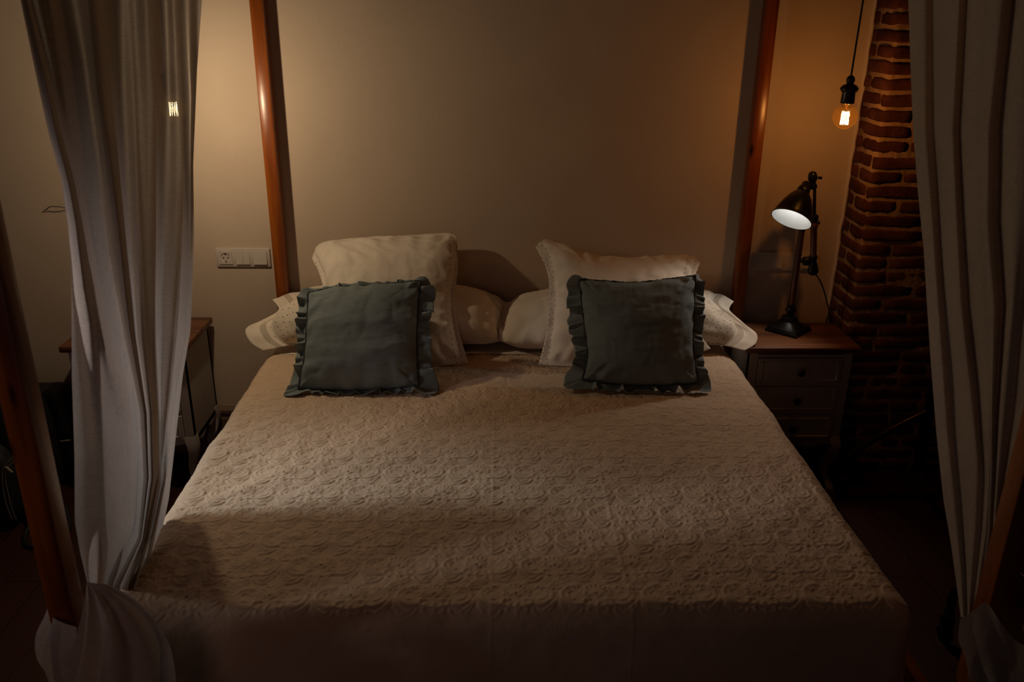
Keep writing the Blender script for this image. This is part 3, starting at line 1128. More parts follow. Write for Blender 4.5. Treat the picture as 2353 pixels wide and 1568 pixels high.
# left curtain
XP = -.85
lc = [
    ([(47, 0), (78, 150), (110, 300), (140, 410), (156, 520), (164, 640), (165, 866), (171, 1047), (172, 1201), (184, 1270), (200, 1338)], -.02),
    ([(62, 0), (96, 150), (128, 300), (160, 430), (176, 520), (196, 658), (215, 740), (250, 1047), (250, 1201), (228, 1338)], [(.035, 0), (.035, 500), (.02, 900), (.03, 1340)]),
    ([(74, 0), (112, 150), (145, 300), (176, 430), (200, 560), (222, 700), (243, 803), (293, 952), (300, 1200), (246, 1340)], [(-.02, 0), (.01, 600), (.035, 800), (.03, 950), (.0, 1340)]),
    ([(110, 0), (150, 200), (188, 400), (210, 520), (230, 640), (266, 758), (305, 894), (318, 1050), (312, 1200), (256, 1342)], [(.015, 0), (-.02, 500), (-.03, 900), (.02, 1340)]),
    ([(164, 0), (192, 134), (223, 357), (250, 580), (268, 680), (292, 800), (322, 950), (330, 1100), (318, 1240), (264, 1344)], [(-.045, 0), (-.04, 700), (-.02, 1000), (0, 1340)]),
    ([(215, 0), (232, 200), (258, 400), (280, 580), (300, 760), (332, 950), (338, 1100), (322, 1240), (272, 1346)], [(.03, 0), (.03, 700), (.015, 1000), (.025, 1340)]),
    ([(274, 0), (280, 220), (290, 400), (304, 600), (316, 780), (340, 950), (345, 1100), (326, 1240), (282, 1348)], [(-.04, 0), (-.03, 600), (-.01, 1340)]),
    ([(305, 0), (312, 220), (318, 400), (326, 600), (336, 780), (350, 950), (352, 1100), (330, 1240), (290, 1350)], [(-.02, 0), (.02, 500), (.03, 1000), (.02, 1340)]),
    ([(340, 0), (350, 220), (352, 400), (350, 600), (352, 780), (360, 950), (360, 1100), (334, 1240), (300, 1352)], [(.04, 0), (.035, 600), (.0, 1340)]),
    ([(377, 0), (384, 223), (378, 400), (374, 535), (364, 700), (368, 912), (366, 1100), (340, 1240), (308, 1354)], [(-.02, 0), (-.015, 700), (.03, 1340)]),
    ([(402, 0), (412, 223), (418, 400), (412, 600), (404, 771), (384, 912), (372, 1100), (344, 1240), (316, 1356)], [(.02, 0), (.03, 700), (.0, 1340)]),
    ([(424, 0), (437, 223), (436, 388), (434, 600), (426, 780), (396, 950), (380, 1100), (350, 1240), (326, 1358)], [(-.03, 0), (-.04, 223), (-.01, 500), (.02, 900), (.02, 1340)]),
    ([(464, 0), (453, 156), (444, 380), (446, 535), (442, 660), (438, 758), (420, 866), (402, 1025), (388, 1147), (361, 1274), (336, 1360)], [(.04, 0), (.03, 380), (-.02, 800), (0, 1340)]),
]
rows = list(np.arange(-30, 1362, 9.0))
P = curtain_panel(XP, lc, rows, 10, PTOP - .05, 3)
cur = empty('curtain', (-.84, 1.9, 1.2), 'sheer linen bed curtain hanging on the left, tied around the left foot post', 'curtain', 'linen curtains of the four-poster bed')
local(grid_obj('curtain_panel', P, M['curtain'], None, None), cur)


def drape_sheet(name, b0, b1, l0, l1, n, m_, folds, amp, seed, root, ramp_v=True):
    b0, b1, l0, l1 = [[(a_, b_, c_ * 1.0165) for a_, b_, c_ in e_] for e_ in (b0, b1, l0, l1)]
    S = coons(pp(b0), pp(b1), pp(l0), pp(l1), n, m_)
    Nn = normals(S)
    u = np.linspace(0, 1, n)[:, None] * np.ones((1, m_))
    v = np.linspace(0, 1, m_)[None, :] * np.ones((n, 1))
    a = amp * (np.minimum(v * 2.2, 1) if ramp_v else np.minimum(np.minimum(u * 4, (1 - u) * 4), 1))
    h = a * (np.sin(u * folds * 2 * PI + 1.5 * vnoise(u * 4, v * 3, seed)) + .5 * vnoise(u * folds * 2.3, v * 2.5, seed + 3))
    P_ = S + Nn * h[..., None]
    local(grid_obj(name, P_, M['curtain'], None, None), root)


# knot: the cloth passes round the post and falls in front of it
drape_sheet('tied_end',
            [(200, 1336, 1.375), (202, 1338, 1.375), (206, 1339, 1.375)],
            [(120, 1700, 1.33), (200, 1712, 1.27), (300, 1712, 1.27), (408, 1690, 1.36)],
            [(200, 1336, 1.375), (190, 1400, 1.36), (172, 1480, 1.345), (154, 1560, 1.335), (120, 1700, 1.33)],
            [(206, 1339, 1.375), (262, 1350, 1.40), (330, 1392, 1.40), (380, 1452, 1.385), (402, 1530, 1.37), (408, 1690, 1.36)],
            80, 60, 3.5, .012, 7, cur)
drape_sheet('knot_loop',
            [(122, 1358, 1.46), (126, 1395, 1.42), (136, 1430, 1.375), (176, 1442, 1.365)],
            [(150, 1640, 1.37), (160, 1650, 1.36), (170, 1650, 1.355), (180, 1640, 1.35)],
            [(122, 1358, 1.46), (104, 1412, 1.43), (82, 1462, 1.41), (84, 1512, 1.39), (108, 1552, 1.38), (150, 1640, 1.37)],
            [(176, 1442, 1.365), (172, 1500, 1.36), (165, 1570, 1.355), (180, 1640, 1.35)],
            50, 50, 1.6, .006, 11, cur, False)

# right curtain
XP = 1.062
rc = [
    ([(2087, 0), (2092, 150), (2098, 300), (2110, 450), (2122, 570), (2130, 700), (2140, 850), (2152, 1000), (2168, 1150), (2185, 1250), (2196, 1330), (2208, 1424)], 0.0),
    ([(2120, 0), (2122, 300), (2138, 500), (2150, 656), (2164, 857), (2174, 1000), (2190, 1150), (2206, 1300), (2214, 1420)], [(-.03, 0), (-.03, 900), (-.02, 1420)]),
    ([(2150, 0), (2150, 300), (2158, 500), (2166, 656), (2186, 857), (2193, 991), (2208, 1150), (2216, 1300), (2220, 1416)], [(.03, 0), (.035, 900), (.02, 1420)]),
    ([(2200, 0), (2186, 300), (2196, 500), (2206, 700), (2228, 902), (2244, 1050), (2240, 1200), (2230, 1330), (2226, 1412)], [(-.02, 0), (-.035, 900), (-.01, 1420)]),
    ([(2222, 0), (2204, 300), (2212, 500), (2224, 700), (2246, 902), (2262, 1100), (2256, 1200), (2242, 1330), (2233, 1408)], [(.03, 0), (.03, 900), (.015, 1420)]),
    ([(2270, 0), (2244, 300), (2250, 500), (2262, 700), (2272, 900), (2272, 1100), (2264, 1230), (2250, 1330), (2240, 1404)], [(-.03, 0), (-.03, 900), (-.01, 1420)]),
    ([(2300, 0), (2270, 300), (2270, 500), (2284, 700), (2280, 946), (2279, 1100), (2272, 1230), (2256, 1330), (2247, 1400)], [(-.045, 0), (-.035, 900), (.01, 1420)]),
    ([(2327, 0), (2296, 300), (2292, 500), (2306, 700), (2290, 946), (2284, 1100), (2278, 1230), (2261, 1330), (2252, 1397)], [(.04, 0), (.045, 946), (.01, 1420)]),
    ([(2370, 0), (2345, 300), (2330, 500), (2326, 700), (2302, 946), (2292, 1100), (2284, 1230), (2266, 1330), (2257, 1394)], [(-.03, 0), (-.03, 900), (.0, 1420)]),
    ([(2420, 0), (2400, 300), (2385, 500), (2352, 700), (2330, 946), (2304, 1100), (2292, 1230), (2271, 1330), (2262, 1391)], [(.03, 0), (.03, 900), (.01, 1420)]),
    ([(2500, 0), (2470, 300), (2440, 500), (2404, 700), (2362, 946), (2322, 1100), (2302, 1230), (2277, 1330), (2267, 1388)], [(-.02, 0), (-.02, 900), (.01, 1420)]),
]
P = curtain_panel(XP, rc, list(np.arange(-30, 1426, 9.0)), 10, PTOP - .05, 6, .002, .3)
# keep the bottom row gathered
cur2 = empty('curtain', (1.05, 1.9, 1.2), 'sheer linen bed curtain hanging on the right, tied around the right foot post', 'curtain', 'linen curtains of the four-poster bed')
local(grid_obj('curtain_panel', P, M['curtain'], None, None), cur2)
drape_sheet('tied_end',
            [(2206, 1424, 1.40), (2240, 1402, 1.385), (2267, 1386, 1.375), (2300, 1432, 1.35), (2345, 1480, 1.34), (2420, 1500, 1.36)],
            [(2252, 1640, 1.39), (2320, 1680, 1.34), (2400, 1700, 1.32), (2500, 1690, 1.36)],
            [(2206, 1424, 1.40), (2202, 1470, 1.40), (2216, 1515, 1.395), (2232, 1568, 1.39), (2252, 1640, 1.39)],
            [(2420, 1500, 1.36), (2440, 1560, 1.36), (2470, 1620, 1.36), (2500, 1690, 1.36)],
            80, 50, 3.0, .010, 21, cur2)
drape_sheet('knot_loop',
            [(2345, 1430, 1.46), (2352, 1450, 1.42), (2380, 1480, 1.37), (2430, 1500, 1.36)],
            [(2440, 1600, 1.36), (2450, 1600, 1.36), (2460, 1600, 1.36), (2480, 1600, 1.36)],
            [(2345, 1430, 1.46), (2380, 1470, 1.42), (2410, 1530, 1.4), (2440, 1600, 1.36)],
            [(2430, 1500, 1.36), (2450, 1530, 1.36), (2470, 1560, 1.36), (2480, 1600, 1.36)],
            30, 30, 1.5, .005, 23, cur2, False)


# ------------------------------------------------------------------ nightstands
def nightstand(x0, x1, label, back=3.435):
    D0, D1 = 3.085, back                     # front and back of the top
    Z = .65
    root = empty('nightstand', ((x0 + x1) / 2, (D0 + D1) / 2, 0), label, 'nightstand', 'painted nightstands beside the bed')

    def L(o): return local(o, root)
    L(box('table_top', x0, x1, D0, D1, Z - .026, Z, M['top'], None, .005))
    a, b_, f, g = x0 + .022, x1 - .022, D0 + .025, D1 - .015
    bm = bmesh.new()
    zb, zt = .215, Z - .026
    # carcass: sides, back, bottom, rails
    bx(bm, a, a + .03, f + .004, g, zb, zt)
    bx(bm, b_ - .03, b_, f + .004, g, zb, zt)
    bx(bm, a, b_, g - .012, g, zb, zt)
    bx(bm, a, b_, f + .01, g, zb, zb + .015)
    bx(bm, a, a + .034, f, f + .03, zb, zt)
    bx(bm, b_ - .034, b_, f, f + .03, zb, zt)
    hgt = (zt - .012 - zb - .02) / 3
    for k in range(4):
        z = zb + .012 + k * hgt
        bx(bm, a + .03, b_ - .03, f + .004, f + .03, z - .006, z + .006)
    L(from_bm('body', bm, M['paint']))
    # scalloped apron front and sides
    W = b_ - a

    def ap(t):
        s_ = abs(2 * t - 1)
        if s_ > .86: return 0.0 + (1 - s_) / .14 * .035
        return .035 + .012 * math.cos(s_ * PI * 2.4) * (1 - s_ * .4)
    bm = bmesh.new()
    pts = [(a, zb + .02), (b_, zb + .02)] + [(a + W * (1 - i / 40), zb - .045 + ap(1 - i / 40)) for i in range(41)]
    prism(bm, pts, 'y', f, f + .018)
    L(from_bm('apron', bm, M['paint']))
    for xa, xb in ((a, a + .016), (b_ - .016, b_)):
        bm = bmesh.new()
        pts = [(f + .02, zb + .02), (g, zb + .02)] + [(g - (g - f - .02) * i / 30, zb - .045 + ap(1 - i / 30)) for i in range(31)]
        prism(bm, pts, 'x', xa, xb)
        L(from_bm('side_apron', bm, M['paint']))
    for sx in (-1, 1):
        for sy in (-1, 1):
            cx_ = a + .02 if sx < 0 else b_ - .02
            cy_ = f + .02 if sy < 0 else g - .02
            bm = bmesh.new()
            prev = None
            for i in range(15):
                t = i / 14
                z = (zb + .03) * (1 - t)
                off = .010 * math.sin(min(t / .45, 1) * PI) - .012 * math.sin(max(0, (t - .45) / .4) * PI) * (t < .85) + .014 * max(0, (t - .8) / .2)
                h_ = .022 - .009 * min(t / .75, 1) + .003 * max(0, (t - .85) / .15)
                ring = [bm.verts.new((cx_ + sx * off + dx * h_, cy_ + (off * sy) + dy * h_, z)) for dx, dy in ((-1, -1), (1, -1), (1, 1), (-1, 1))]
                if prev:
                    for q_ in range(4): bm.faces.new((prev[q_], prev[(q_ + 1) % 4], ring[(q_ + 1) % 4], ring[q_]))
                else:
                    bm.faces.new(ring)
                prev = ring
            bm.faces.new(prev[::-1])
            L(from_bm('leg', bm, M['paint'], None, True, 40))
    for k in range(3):
        z0 = zb + .012 + k * hgt + .008
        z1 = z0 + hgt - .016
        bm = bmesh.new()
        xa, xb = a + .037, b_ - .037
        bx(bm, xa, xb, f - .006, f + .02, z0, z1, .003, 1)
        # raised moulding round the field
        w_ = .012
        for (p0, p1, q0, q1) in ((xa + .012, xb - .012, z0 + .010, z0 + .010 + w_ * .7), (xa + .012, xb - .012, z1 - .010 - w_ * .7, z1 - .010),
                                 (xa + .012, xa + .012 + w_ * .7, z0 + .010, z1 - .010), (xb - .012 - w_ * .7, xb - .012, z0 + .010, z1 - .010)):
            bx(bm, p0, p1, f - .010, f - .004, q0, q1, .002, 1)
        dr = L(from_bm('drawer', bm, M['paint'], None, True, 30))
        kb = lathe([(0, 0), (.006, 0), (.006, .008), (.012, .012), (.0155, .018), (.0155, .023), (.010, .028), (0, .0295)], 20, axis_matrix(((xa + xb) / 2, f - .005, (z0 + z1) / 2), (0, -1, 0)))
        ko = from_bm('knob', kb, M['knob'], None, True, 60)
        ko.parent = dr
        tag(ko, 'round black knob')
    return root


nightstand(-1.66, -1.175, 'grey-white nightstand with wooden top left of the bed, half behind the left curtain')
nightstand(1.02, 1.478, 'grey-white nightstand with wooden top right of the bed, under the desk lamp', 3.382)


# ------------------------------------------------------------------ switch plates
def plate(xl, z, kinds, label):
    n = len(kinds)
    pitch = .0712
    W = .081 + pitch * (n - 1)
    root = empty('switch_plate', (xl + W / 2, YB, z), label, 'switch plate', 'white switch plates on the head wall')

    def L(o): return local(o, root)
    bm = bmesh.new()
    bx(bm, xl, xl + W, YB - .010, YB, z - .0405, z + .0405, .004, 2)
    L(from_bm('frame', bm, M['plastic'], None, True, 40))
    for i, k in enumerate(kinds):
        c = xl + .0405 + pitch * i
        if k == 'socket':
            bm = bmesh.new()
            n_c, ff, fb = 40, YB - .0138, YB - .0103
            sq_, ci_, wl_ = [], [], []
            for q_ in range(n_c):
                a_ = 2 * PI * q_ / n_c
                ca, sa = math.cos(a_), math.sin(a_)
                m_ = max(abs(ca), abs(sa))
                sq_.append(bm.verts.new((c + .0275 * ca / m_, ff, z + .0275 * sa / m_)))
                ci_.append(bm.verts.new((c + .0200 * ca, ff, z + .0200 * sa)))
                wl_.append(bm.verts.new((c + .0190 * ca, fb, z + .0190 * sa)))
            bk_ = [bm.verts.new((v_.co.x, YB - .009, v_.co.z)) for v_ in sq_]
            for q_ in range(n_c):
                k2 = (q_ + 1) % n_c
                bm.faces.new((sq_[q_], sq_[k2], ci_[k2], ci_[q_]))
                bm.faces.new((ci_[q_], ci_[k2], wl_[k2], wl_[q_]))
                bm.faces.new((bk_[q_], bk_[k2], sq_[k2], sq_[q_]))
            bm.faces.new(wl_)
            s = L(from_bm('socket', bm, M['plastic']))
            bm = bmesh.new()
            for dx in (-.0095, .0095):
                tmp = lathe([(0, .0016), (.0027, .0016), (.0027, 0), (0, 0)], 14, axis_matrix((c + dx, YB - .0105, z), (0, -1, 0)))
                me_ = bpy.data.meshes.new('t'); tmp.to_mesh(me_); tmp.free(); bm.from_mesh(me_); bpy.data.meshes.remove(me_)
            bx(bm, c - .003, c + .003, YB - .0140, YB - .0104, z - .0192, z - .0150)
            bx(bm, c - .003, c + .003, YB - .0140, YB - .0104, z + .0150, z + .0192)
            h_ = from_bm('pin_hole', bm, M['hole'])
            h_.parent = s
        elif k == 'double':
            for d in (-.0139, .0139):
                bm = bmesh.new()
                prism(bm, [(YB - .009, z - .0275), (YB - .0165, z - .0275), (YB - .0115, z + .0275), (YB - .009, z + .0275)], 'x', c + d - .0134, c + d + .0134)
                L(from_bm('rocker', bm, M['plastic']))
        elif k == 'single':
            bm = bmesh.new()
            prism(bm, [(YB - .009, z - .0275), (YB - .0175, z - .0275), (YB - .0115, z + .0275), (YB - .009, z + .0275)], 'x', c - .0275, c + .0275)
            L(from_bm('rocker', bm, M['plastic']))
        else:
            L(box('blank_cover', c - .0275, c + .0275, YB - .0118, YB - .009, z - .0275, z + .0275, M['plastic'], None, .0008, 1))


pl = at(560, 591, YB)
pr = at(1800, 600, YB)
plate(pl.x - .1118, pl.z, ['socket', 'double', 'single'], 'white wall plate with a round socket and three rockers beside the left post')
plate(pr.x - .147, pr.z, ['blank', 'single', 'blank', 'single'], 'white wall plate behind the desk lamp, right of the bed')


# ------------------------------------------------------------------ pendant bulbs
def pendant(p, label, power, color, glass, fil_strength, lean=(0, 0)):
    """p: centre of the glass globe"""
    root = empty('pendant_bulb', (p.x, p.y, p.z), label, 'pendant light', 'bare bulbs hanging beside the bed')

    def L(o): return local(o, root)
    ax = Vector((lean[0], lean[1], 1)).normalized()

    K = .90                                # globe of 80 mm

    def mtx(z=0): return axis_matrix(p + ax * z, ax) @ Matrix.Scale(K, 4)
    g = [(0, -.0480), (.006, -.0490), (.010, -.0475), (.022, -.0425), (.034, -.0330), (.0430, -.0190), (.0468, -.002), (.0455, .0125), (.0395, .0255), (.030, .0350), (.0215, .0415), (.0175, .048), (.016, .056)]
    gl = L(from_bm('glass_globe', lathe(g, 40, mtx()), glass, None, True))
    # filament cage
    bm = bmesh.new()
    nf = 11
    Mx = mtx()
    for k in range(nf):
        a = 2 * PI * k / nf
        p0 = Mx @ Vector((.0125 * math.cos(a), .0125 * math.sin(a), .020))
        p1 = Mx @ Vector((.0150 * math.cos(a + .35), .0150 * math.sin(a + .35), -.030))
        tube_bm([p0, (p0 + p1) / 2, p1], .0008, 6, 6, bm)
    L(from_bm('filament', bm, emit('glowing_filament', (1.0, .72, .42), fil_strength), None, True))
    bm = lathe([(0, .050), (.006, .050), (.004, .03), (.003, .022), (.0125, .021), (.0125, .0195), (0, .019)], 16, Mx)
    L(from_bm('filament_support', bm, M['brass'], None, True, 40))
    # socket
    s = [(0, .050), (.0255, .050), (.0262, .053), (.0245, .092), (.030, .0935), (.0315, .100), (.034, .101), (.0345, .1055), (.031, .111), (.026, .117), (.016, .1215), (.0125, .1235), (.0145, .128), (.0165, .135), (.0155, .143), (.010, .151), (.004, .1545), (0, .155)]
    L(from_bm('lamp_holder', lathe(s, 32, Mx), M['bakelite'], None, True, 45))
    top = p + ax * .15 * K
    end = Vector((top.x + lean[0] * (ZC - top.z), top.y + lean[1] * (ZC - top.z), ZC))
    L(tube('cord', [top, (top + end) / 2 + Vector((.004, 0, 0)), end], .0034, M['cord'], None, 8))
    bm = lathe([(0, 0), (.05, 0), (.05, -.012), (.02, -.03), (0, -.03)], 24, Matrix.Translation(end))
    L(from_bm('ceiling_rose', bm, M['bakelite'], None, True, 40))
    l = bpy.data.lights.new('bulb_light', 'POINT')
    l.energy, l.color, l.shadow_soft_size = power, color, .016
    lo = bpy.data.objects.new('bulb_light', l)
    col.objects.link(lo)
    lo.location = p - ax * .005
    local(lo, root)


amber = thin_glass('amber_glass', (1.0, .80, .50))
clear = thin_glass('clear_glass', (1.0, .93, .82))
pendant(at(1942, 268, 3.03), 'glowing amber globe bulb in a dark holder hanging before the brick pier', R_BULB, (1.0, .42, .08), amber, 60)
pendant(at(398, 247, 2.94), 'glowing bare bulb seen through the left curtain, hanging above the left nightstand', L_BULB, (1.0, .82, .60), clear, 90)

# ------------------------------------------------------------------ desk lamp
NZ = .65
lp = Vector((1.246, 3.282, NZ))
lamp = empty('desk_lamp', lp, 'black jointed desk lamp with bell shade standing on the right nightstand', 'lamp')


def LL(o): return local(o, lamp)


bm = bmesh.new()
# square stepped base standing on its corner towards the room
prev = None
prof = [(.098, .0), (.098, .010), (.092, .014), (.090, .020), (.070, .026), (.046, .040), (.034, .046), (.032, .062), (.022, .066)]
for r_, z in prof:
    ring = []
    for k in range(32):
        a = 2 * PI * k / 32
        sq = 1 / (abs(math.cos(a)) + abs(math.sin(a)))
        mixf = max(0, min(1, (r_ - .034) / .05))
        rr_ = r_ * (sq * mixf + (1 - mixf))
        ring.append(bm.verts.new((lp.x + rr_ * math.cos(a), lp.y + rr_ * math.sin(a), NZ + z)))
    if prev:
        for q_ in range(32): bm.faces.new((prev[q_], prev[(q_ + 1) % 32], ring[(q_ + 1) % 32], ring[q_]))
    else:
        bm.faces.new(ring[::-1])
    prev = ring
bm.faces.new(prev)
LL(from_bm('base', bm, M['black_metal'], None, True, 40))
bm = lathe([(.014, .064), (.012, .072), (.012, .078), (.022, .090), (.022, .094), (.013, .106), (.015, .110), (.016, .116)], 24, Matrix.Translation(lp))
LL(from_bm('stem_collar', bm, M['black_metal'], None, True, 50))
stem_top = at(1850, 520, 3.29)
bm = lathe([(0, .114), (.0125, .114), (.0125, stem_top.z - NZ), (0, stem_top.z - NZ)], 20, Matrix.Translation(lp))
LL(from_bm('stem', bm, M['lamp_wood'], None, True, 50))
bm = lathe([(0, -.012), (.016, -.012), (.018, -.004), (.018, .008), (.012, .012), (0, .012)], 20, Matrix.Translation((lp.x, lp.y, stem_top.z)))
LL(from_bm('stem_cap', bm, M['black_metal'], None, True, 50))

# second arm
AY = 3.265
a0, a1 = at(1868, 632, AY), at(1872, 432, AY)
da = (a1 - a0)
LA = da.length
Ma = axis_matrix(a0, da)
bm = lathe([(0, 0), (.012, .001), (.0205, .010), (.021, .020), (.012, .062), (.013, .066), (.0165, .07), (.0165, .08), (.012, .084)], 24, Ma)
LL(from_bm('counterweight', bm, M['black_metal'], None, True, 50))
bm = lathe([(0, .08), (.0125, .08), (.0125, LA * .55), (.016, LA * .56), (.017, LA * .585), (.0125, LA * .60), (.011, LA * .62)], 20, Ma)
LL(from_bm('arm', bm, M['lamp_wood'], None, True, 50))
bm = lathe([(.010, LA * .60), (.017, LA * .66), (.0165, LA * .69), (.007, LA * .71), (.006, LA * .98), (0, LA)], 20, Ma)
LL(from_bm('upper_rod', bm, M['black_metal'], None, True, 50))
# joints
j1 = at(1855, 600, 3.275)
bm = lathe([(0, -.018), (.014, -.018), (.018, -.012), (.018, .012), (.014, .018), (0, .018)], 20, axis_matrix(j1, (1, -.1, .1)))
LL(from_bm('joint', bm, M['black_metal'], None, True, 50))
LL(tube('joint_link', [lp + Vector((0, 0, j1.z - NZ)), j1, at(1868, 601, AY)], .008, M['black_metal'], None, 10))
j2 = at(1862, 516, 3.275)
LL(tube('joint_link', [at(1850, 520, 3.29), j2, at(1870, 512, AY)], .0095, M['black_metal'], None, 10))
w0 = at(1870, 512, AY)
LL(tube('wing_screw', [w0, w0 + Vector((.022, -.004, .002))], [.004] * 6 + [.008] * 6, M['black_metal'], None, 8, 12))
# head joint
h0, h1 = at(1868, 434, AY), at(1867, 394, AY)
bm = lathe([(0, 0), (.014, 0), (.017, .010), (.013, .018), (.011, .026), (.0165, .034), (.0175, .052), (.013, .064), (.006, .068), (0, .069)], 20, axis_matrix(h0, h1 - h0))
LL(from_bm('head_joint', bm, M['black_metal'], None, True, 50))
w1 = at(1871, 407, AY)
LL(tube('wing_screw', [w1, w1 + Vector((.018, -.004, -.002)), w1 + Vector((.028, -.004, -.003))], [.0035] * 10 + [.006] * 8, M['black_metal'], None, 8, 18))
# bell shade: rim centre and apex
rim_c = at(1818.5, 504, 3.175)
view = (Vector((0, 0, CAMZ)) - rim_c).normalized()
right = ROT @ Vector((1, 0, 0))
up = ROT @ Vector((0, 1, 0))
img = (right * -.39 + up * -.92)
img = (img - img.dot(view) * view).normalized()
ax = (view * .40 + img * .915).normalized()        # where the opening points
SH = .125
Ms = axis_matrix(rim_c - ax * SH, ax)              # z=0 apex, z=SH rim
outer = [(0, -.004), (.018, -.002), (.024, .004), (.034, .016), (.047, .036), (.058, .060), (.067, .086), (.0735, .112), (.0765, .1215), (.079, .1235), (.079, .1255), (.0765, .126)]
inner = [(.0765, .126), (.0745, .122), (.0715, .112), (.065, .086), (.056, .060), (.045, .037), (.032, .018), (.02, .008), (0, .006)]
LL(from_bm('lamp_shade', lathe(outer, 48, Ms), M['shade_out'], None, True, 60))
sh_in = LL(from_bm('shade_lining', lathe(inner, 48, Ms), M['shade_in'], None, True, 60))
tag(sh_in, 'white enamel lining of the shade')
cap = [(0, -.040), (.010, -.040), (.016, -.034), (.017, -.020), (.022, -.014), (.025, -.004), (.025, .003), (0, .004)]
LL(from_bm('shade_cap', lathe(cap, 28, Ms), M['black_metal'], None, True, 50))
LL(tube('shade_link', [rim_c - ax * (SH + .03), (rim_c - ax * (SH + .035) + at(1868, 428, AY)) / 2, at(1868, 426, AY)], .009, M['black_metal'], None, 10))
bulbp = rim_c - ax * .085
bm = lathe([(0, .030), (.014, .026), (.024, .014), (.027, 0), (.024, -.014), (.014, -.030), (.012, -.045)], 24, axis_matrix(bulbp, ax))
LL(from_bm('bulb', bm, emit('frosted_bulb_glow', (1.0, .97, .92), 8.0), None, True))
l = bpy.data.lights.new('lamp_light', 'SPOT')
l.spot_size, l.spot_blend = math.radians(112), .55
l.energy, l.color, l.shadow_soft_size = LAMP, (1.0, .93, .82), .028
lo = bpy.data.objects.new('lamp_light', l)
col.objects.link(lo)
lo.location = bulbp + ax * .040
lo.rotation_euler = ax.to_track_quat('-Z', 'Y').to_euler()
local(lo, lamp)
# flex
LL(tube('cord', [at(1874, 630, AY), at(1884, 645, 3.28), at(1894, 670, 3.31), at(1900, 695, 3.33), at(1905, 712, 3.35), at(1903, 728, 3.38), at(1899, 738, 3.41), at(1898, 737, 3.41) - Vector((0, 0, .12)), at(1898, 737, 3.41) - Vector((0, 0, .3))], .0028, M['cord'], None, 8, 60))

# ------------------------------------------------------------------ clothes rack on castors
RX = 1.77
rack = empty('clothes_rack', (RX, 2.6, 0), 'dark metal clothes rack on castors before the brick pier', 'clothes rack')


def LR(o): return local(o, rack)


for y in (3.035, 2.17):
    LR(tube('upright', [(RX, y, .13), (RX, y, .9), (RX, y, 1.62)], .019, M['rack'], None, 14))
    for s_ in (-1, 1):
        e = RX + s_ * .305
        LR(tube('leg', [(RX, y, .40), (RX + s_ * .14, y, .315), (e - s_ * .03, y, .215), (e, y, .17), (e, y, .135), (e, y, .10)], .0145, M['rack'], None, 12, 40))
        bm = lathe([(.0175, .094), (.019, .097), (.0175, .100), (.0175, .104), (.019, .107), (.0175, .110)], 20, Matrix.Translation((e, y, 0)))
        LR(from_bm('ferrule', bm, M['brass'], None, True, 60))
        bm = lathe([(0, -.011), (.026, -.011), (.031, -.006), (.031, .006), (.026, .011), (0, .011)], 24, axis_matrix((e, y - .004, .031), (1, .2, 0)))
        bx(bm, e - .019, e + .019, y - .018, y + .018, .045, .096, .008, 2)
        LR(from_bm('castor', bm, M['black_metal'], None, True, 40))
LR(tube('lower_bar', [(RX, 2.17, .15), (RX, 2.6, .15), (RX, 3.035, .15)], .014, M['rack'], None, 12))
LR(tube('hanging_bar', [(RX, 2.10, 1.62), (RX, 2.6, 1.62), (RX, 3.10, 1.62)], .014, M['rack'], None, 12))

b0 = box('storage_box', 1.93, 2.35, 2.62, 3.02, 0, .27, M['box'], None, .004)
tag(b0, 'plain red-brown box on the floor beyond the clothes rack', 'box')


# ------------------------------------------------------------------ bags on the floor at the left
def soft_box(x0, x1, y0, y1, z0, z1, k=.18, seed=0):
    bm = bmesh.new()
    r = bmesh.ops.create_cube(bm, size=2)
    bmesh.ops.subdivide_edges(bm, edges=bm.edges[:], cuts=14, use_grid_fill=True)
    c = Vector(((x0 + x1) / 2, (y0 + y1) / 2, (z0 + z1) / 2))
    h = Vector(((x1 - x0) / 2, (y1 - y0) / 2, (z1 - z0) / 2))
    for v in bm.verts:
        p = v.co.copy()
        n_ = 5.0
        L_ = (abs(p.x) ** n_ + abs(p.y) ** n_ + abs(p.z) ** n_) ** (1 / n_)
        p = p / L_
        q_ = Vector((p.x * h.x, p.y * h.y, p.z * h.z))
        if p.z > .3: q_.x *= 1 - k * (p.z - .3); q_.y *= 1 - k * (p.z - .3)
        q_ += noise.noise_vector((q_ + c) * 9 + Vector((seed, 0, 0))) * .008
        v.co = c + q_
        v.co.z = max(v.co.z, .003)
    return bm


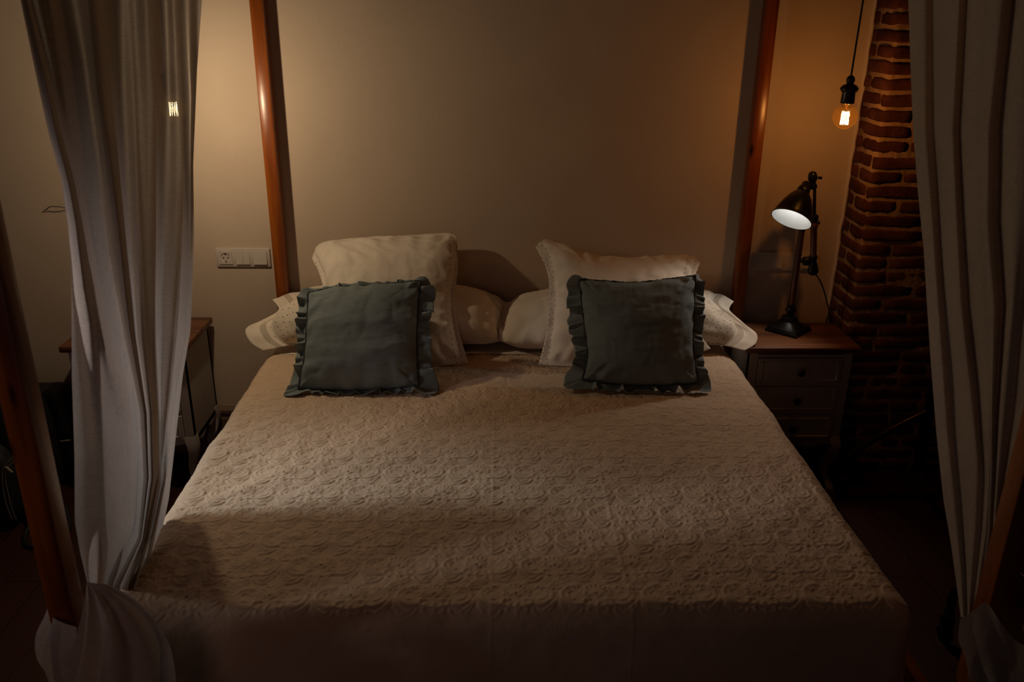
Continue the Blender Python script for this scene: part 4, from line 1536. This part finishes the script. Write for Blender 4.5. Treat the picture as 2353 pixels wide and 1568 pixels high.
bag = empty('backpack', (-1.98, 2.95, 0), 'black backpack with pale zips on the floor at the left, behind the left foot post', 'backpack')
local(from_bm('body', soft_box(-2.20, -1.72, 2.87, 3.12, 0, .55, .25, 2), M['bag'], None, True), bag)
local(from_bm('front_pocket', soft_box(-2.17, -1.78, 2.80, 2.93, .02, .36, .2, 7), M['bag'], None, True), bag)
zp1 = [at(40, 1043, 2.80), at(24, 1056, 2.79), at(10, 1072, 2.785), at(5, 1098, 2.785), at(10, 1140, 2.785), at(19, 1172, 2.79), at(28, 1195, 2.80)]
zp2 = [at(42, 1052, 2.80), at(28, 1064, 2.79), at(16, 1079, 2.785), at(12, 1100, 2.785), at(20, 1140, 2.785), at(29, 1175, 2.79), at(38, 1195, 2.80)]
for z_ in (zp1, zp2):
    local(tube('zip', z_, .0016, M['zip'], None, 6, 40), bag)
local(tube('zip_pull', [at(13, 1074, 2.78), at(20, 1079, 2.775), at(28, 1086, 2.775)], .0045, M['zip'], None, 8), bag)
local(tube('strap', [(-1.80, 2.92, .10), (-1.76, 2.84, .03), (-1.745, 2.76, .010), (-1.70, 2.70, .009), (-1.62, 2.71, .009), (-1.60, 2.80, .012), (-1.66, 2.92, .04)], .009, M['bag'], None, 8, 50), bag)

bag2 = empty('shoulder_bag', (-1.76, 3.17, 0), 'black bag with rounded top on the floor between backpack and left nightstand', 'bag')
local(from_bm('body', soft_box(-2.0, -1.70, 3.14, 3.40, 0, .40, .5, 5), M['bag'], None, True), bag2)
g0 = at(150, 1013, 3.13)
local(tube('buckle', [g0 + Vector((-.02, 0, -.004)), g0, g0 + Vector((.02, 0, .002))], .003, M['zip'], None, 6), bag2)

# thin black wire hook in the wall
hk = tube('wall_hook', [at(103, 483, YB - .004), at(108, 481, YB - .02), at(113, 476, YB - .03), at(124, 475, YB - .03), at(140, 476, YB - .03), at(152, 479, YB - .015), at(157, 481, YB - .002)], .0017, M['cord'], None, 6, 40)
tag(hk, 'thin bent black wire hook on the wall left of the left curtain', 'hook')

# top-level things need no stray parents; every part keeps only its name
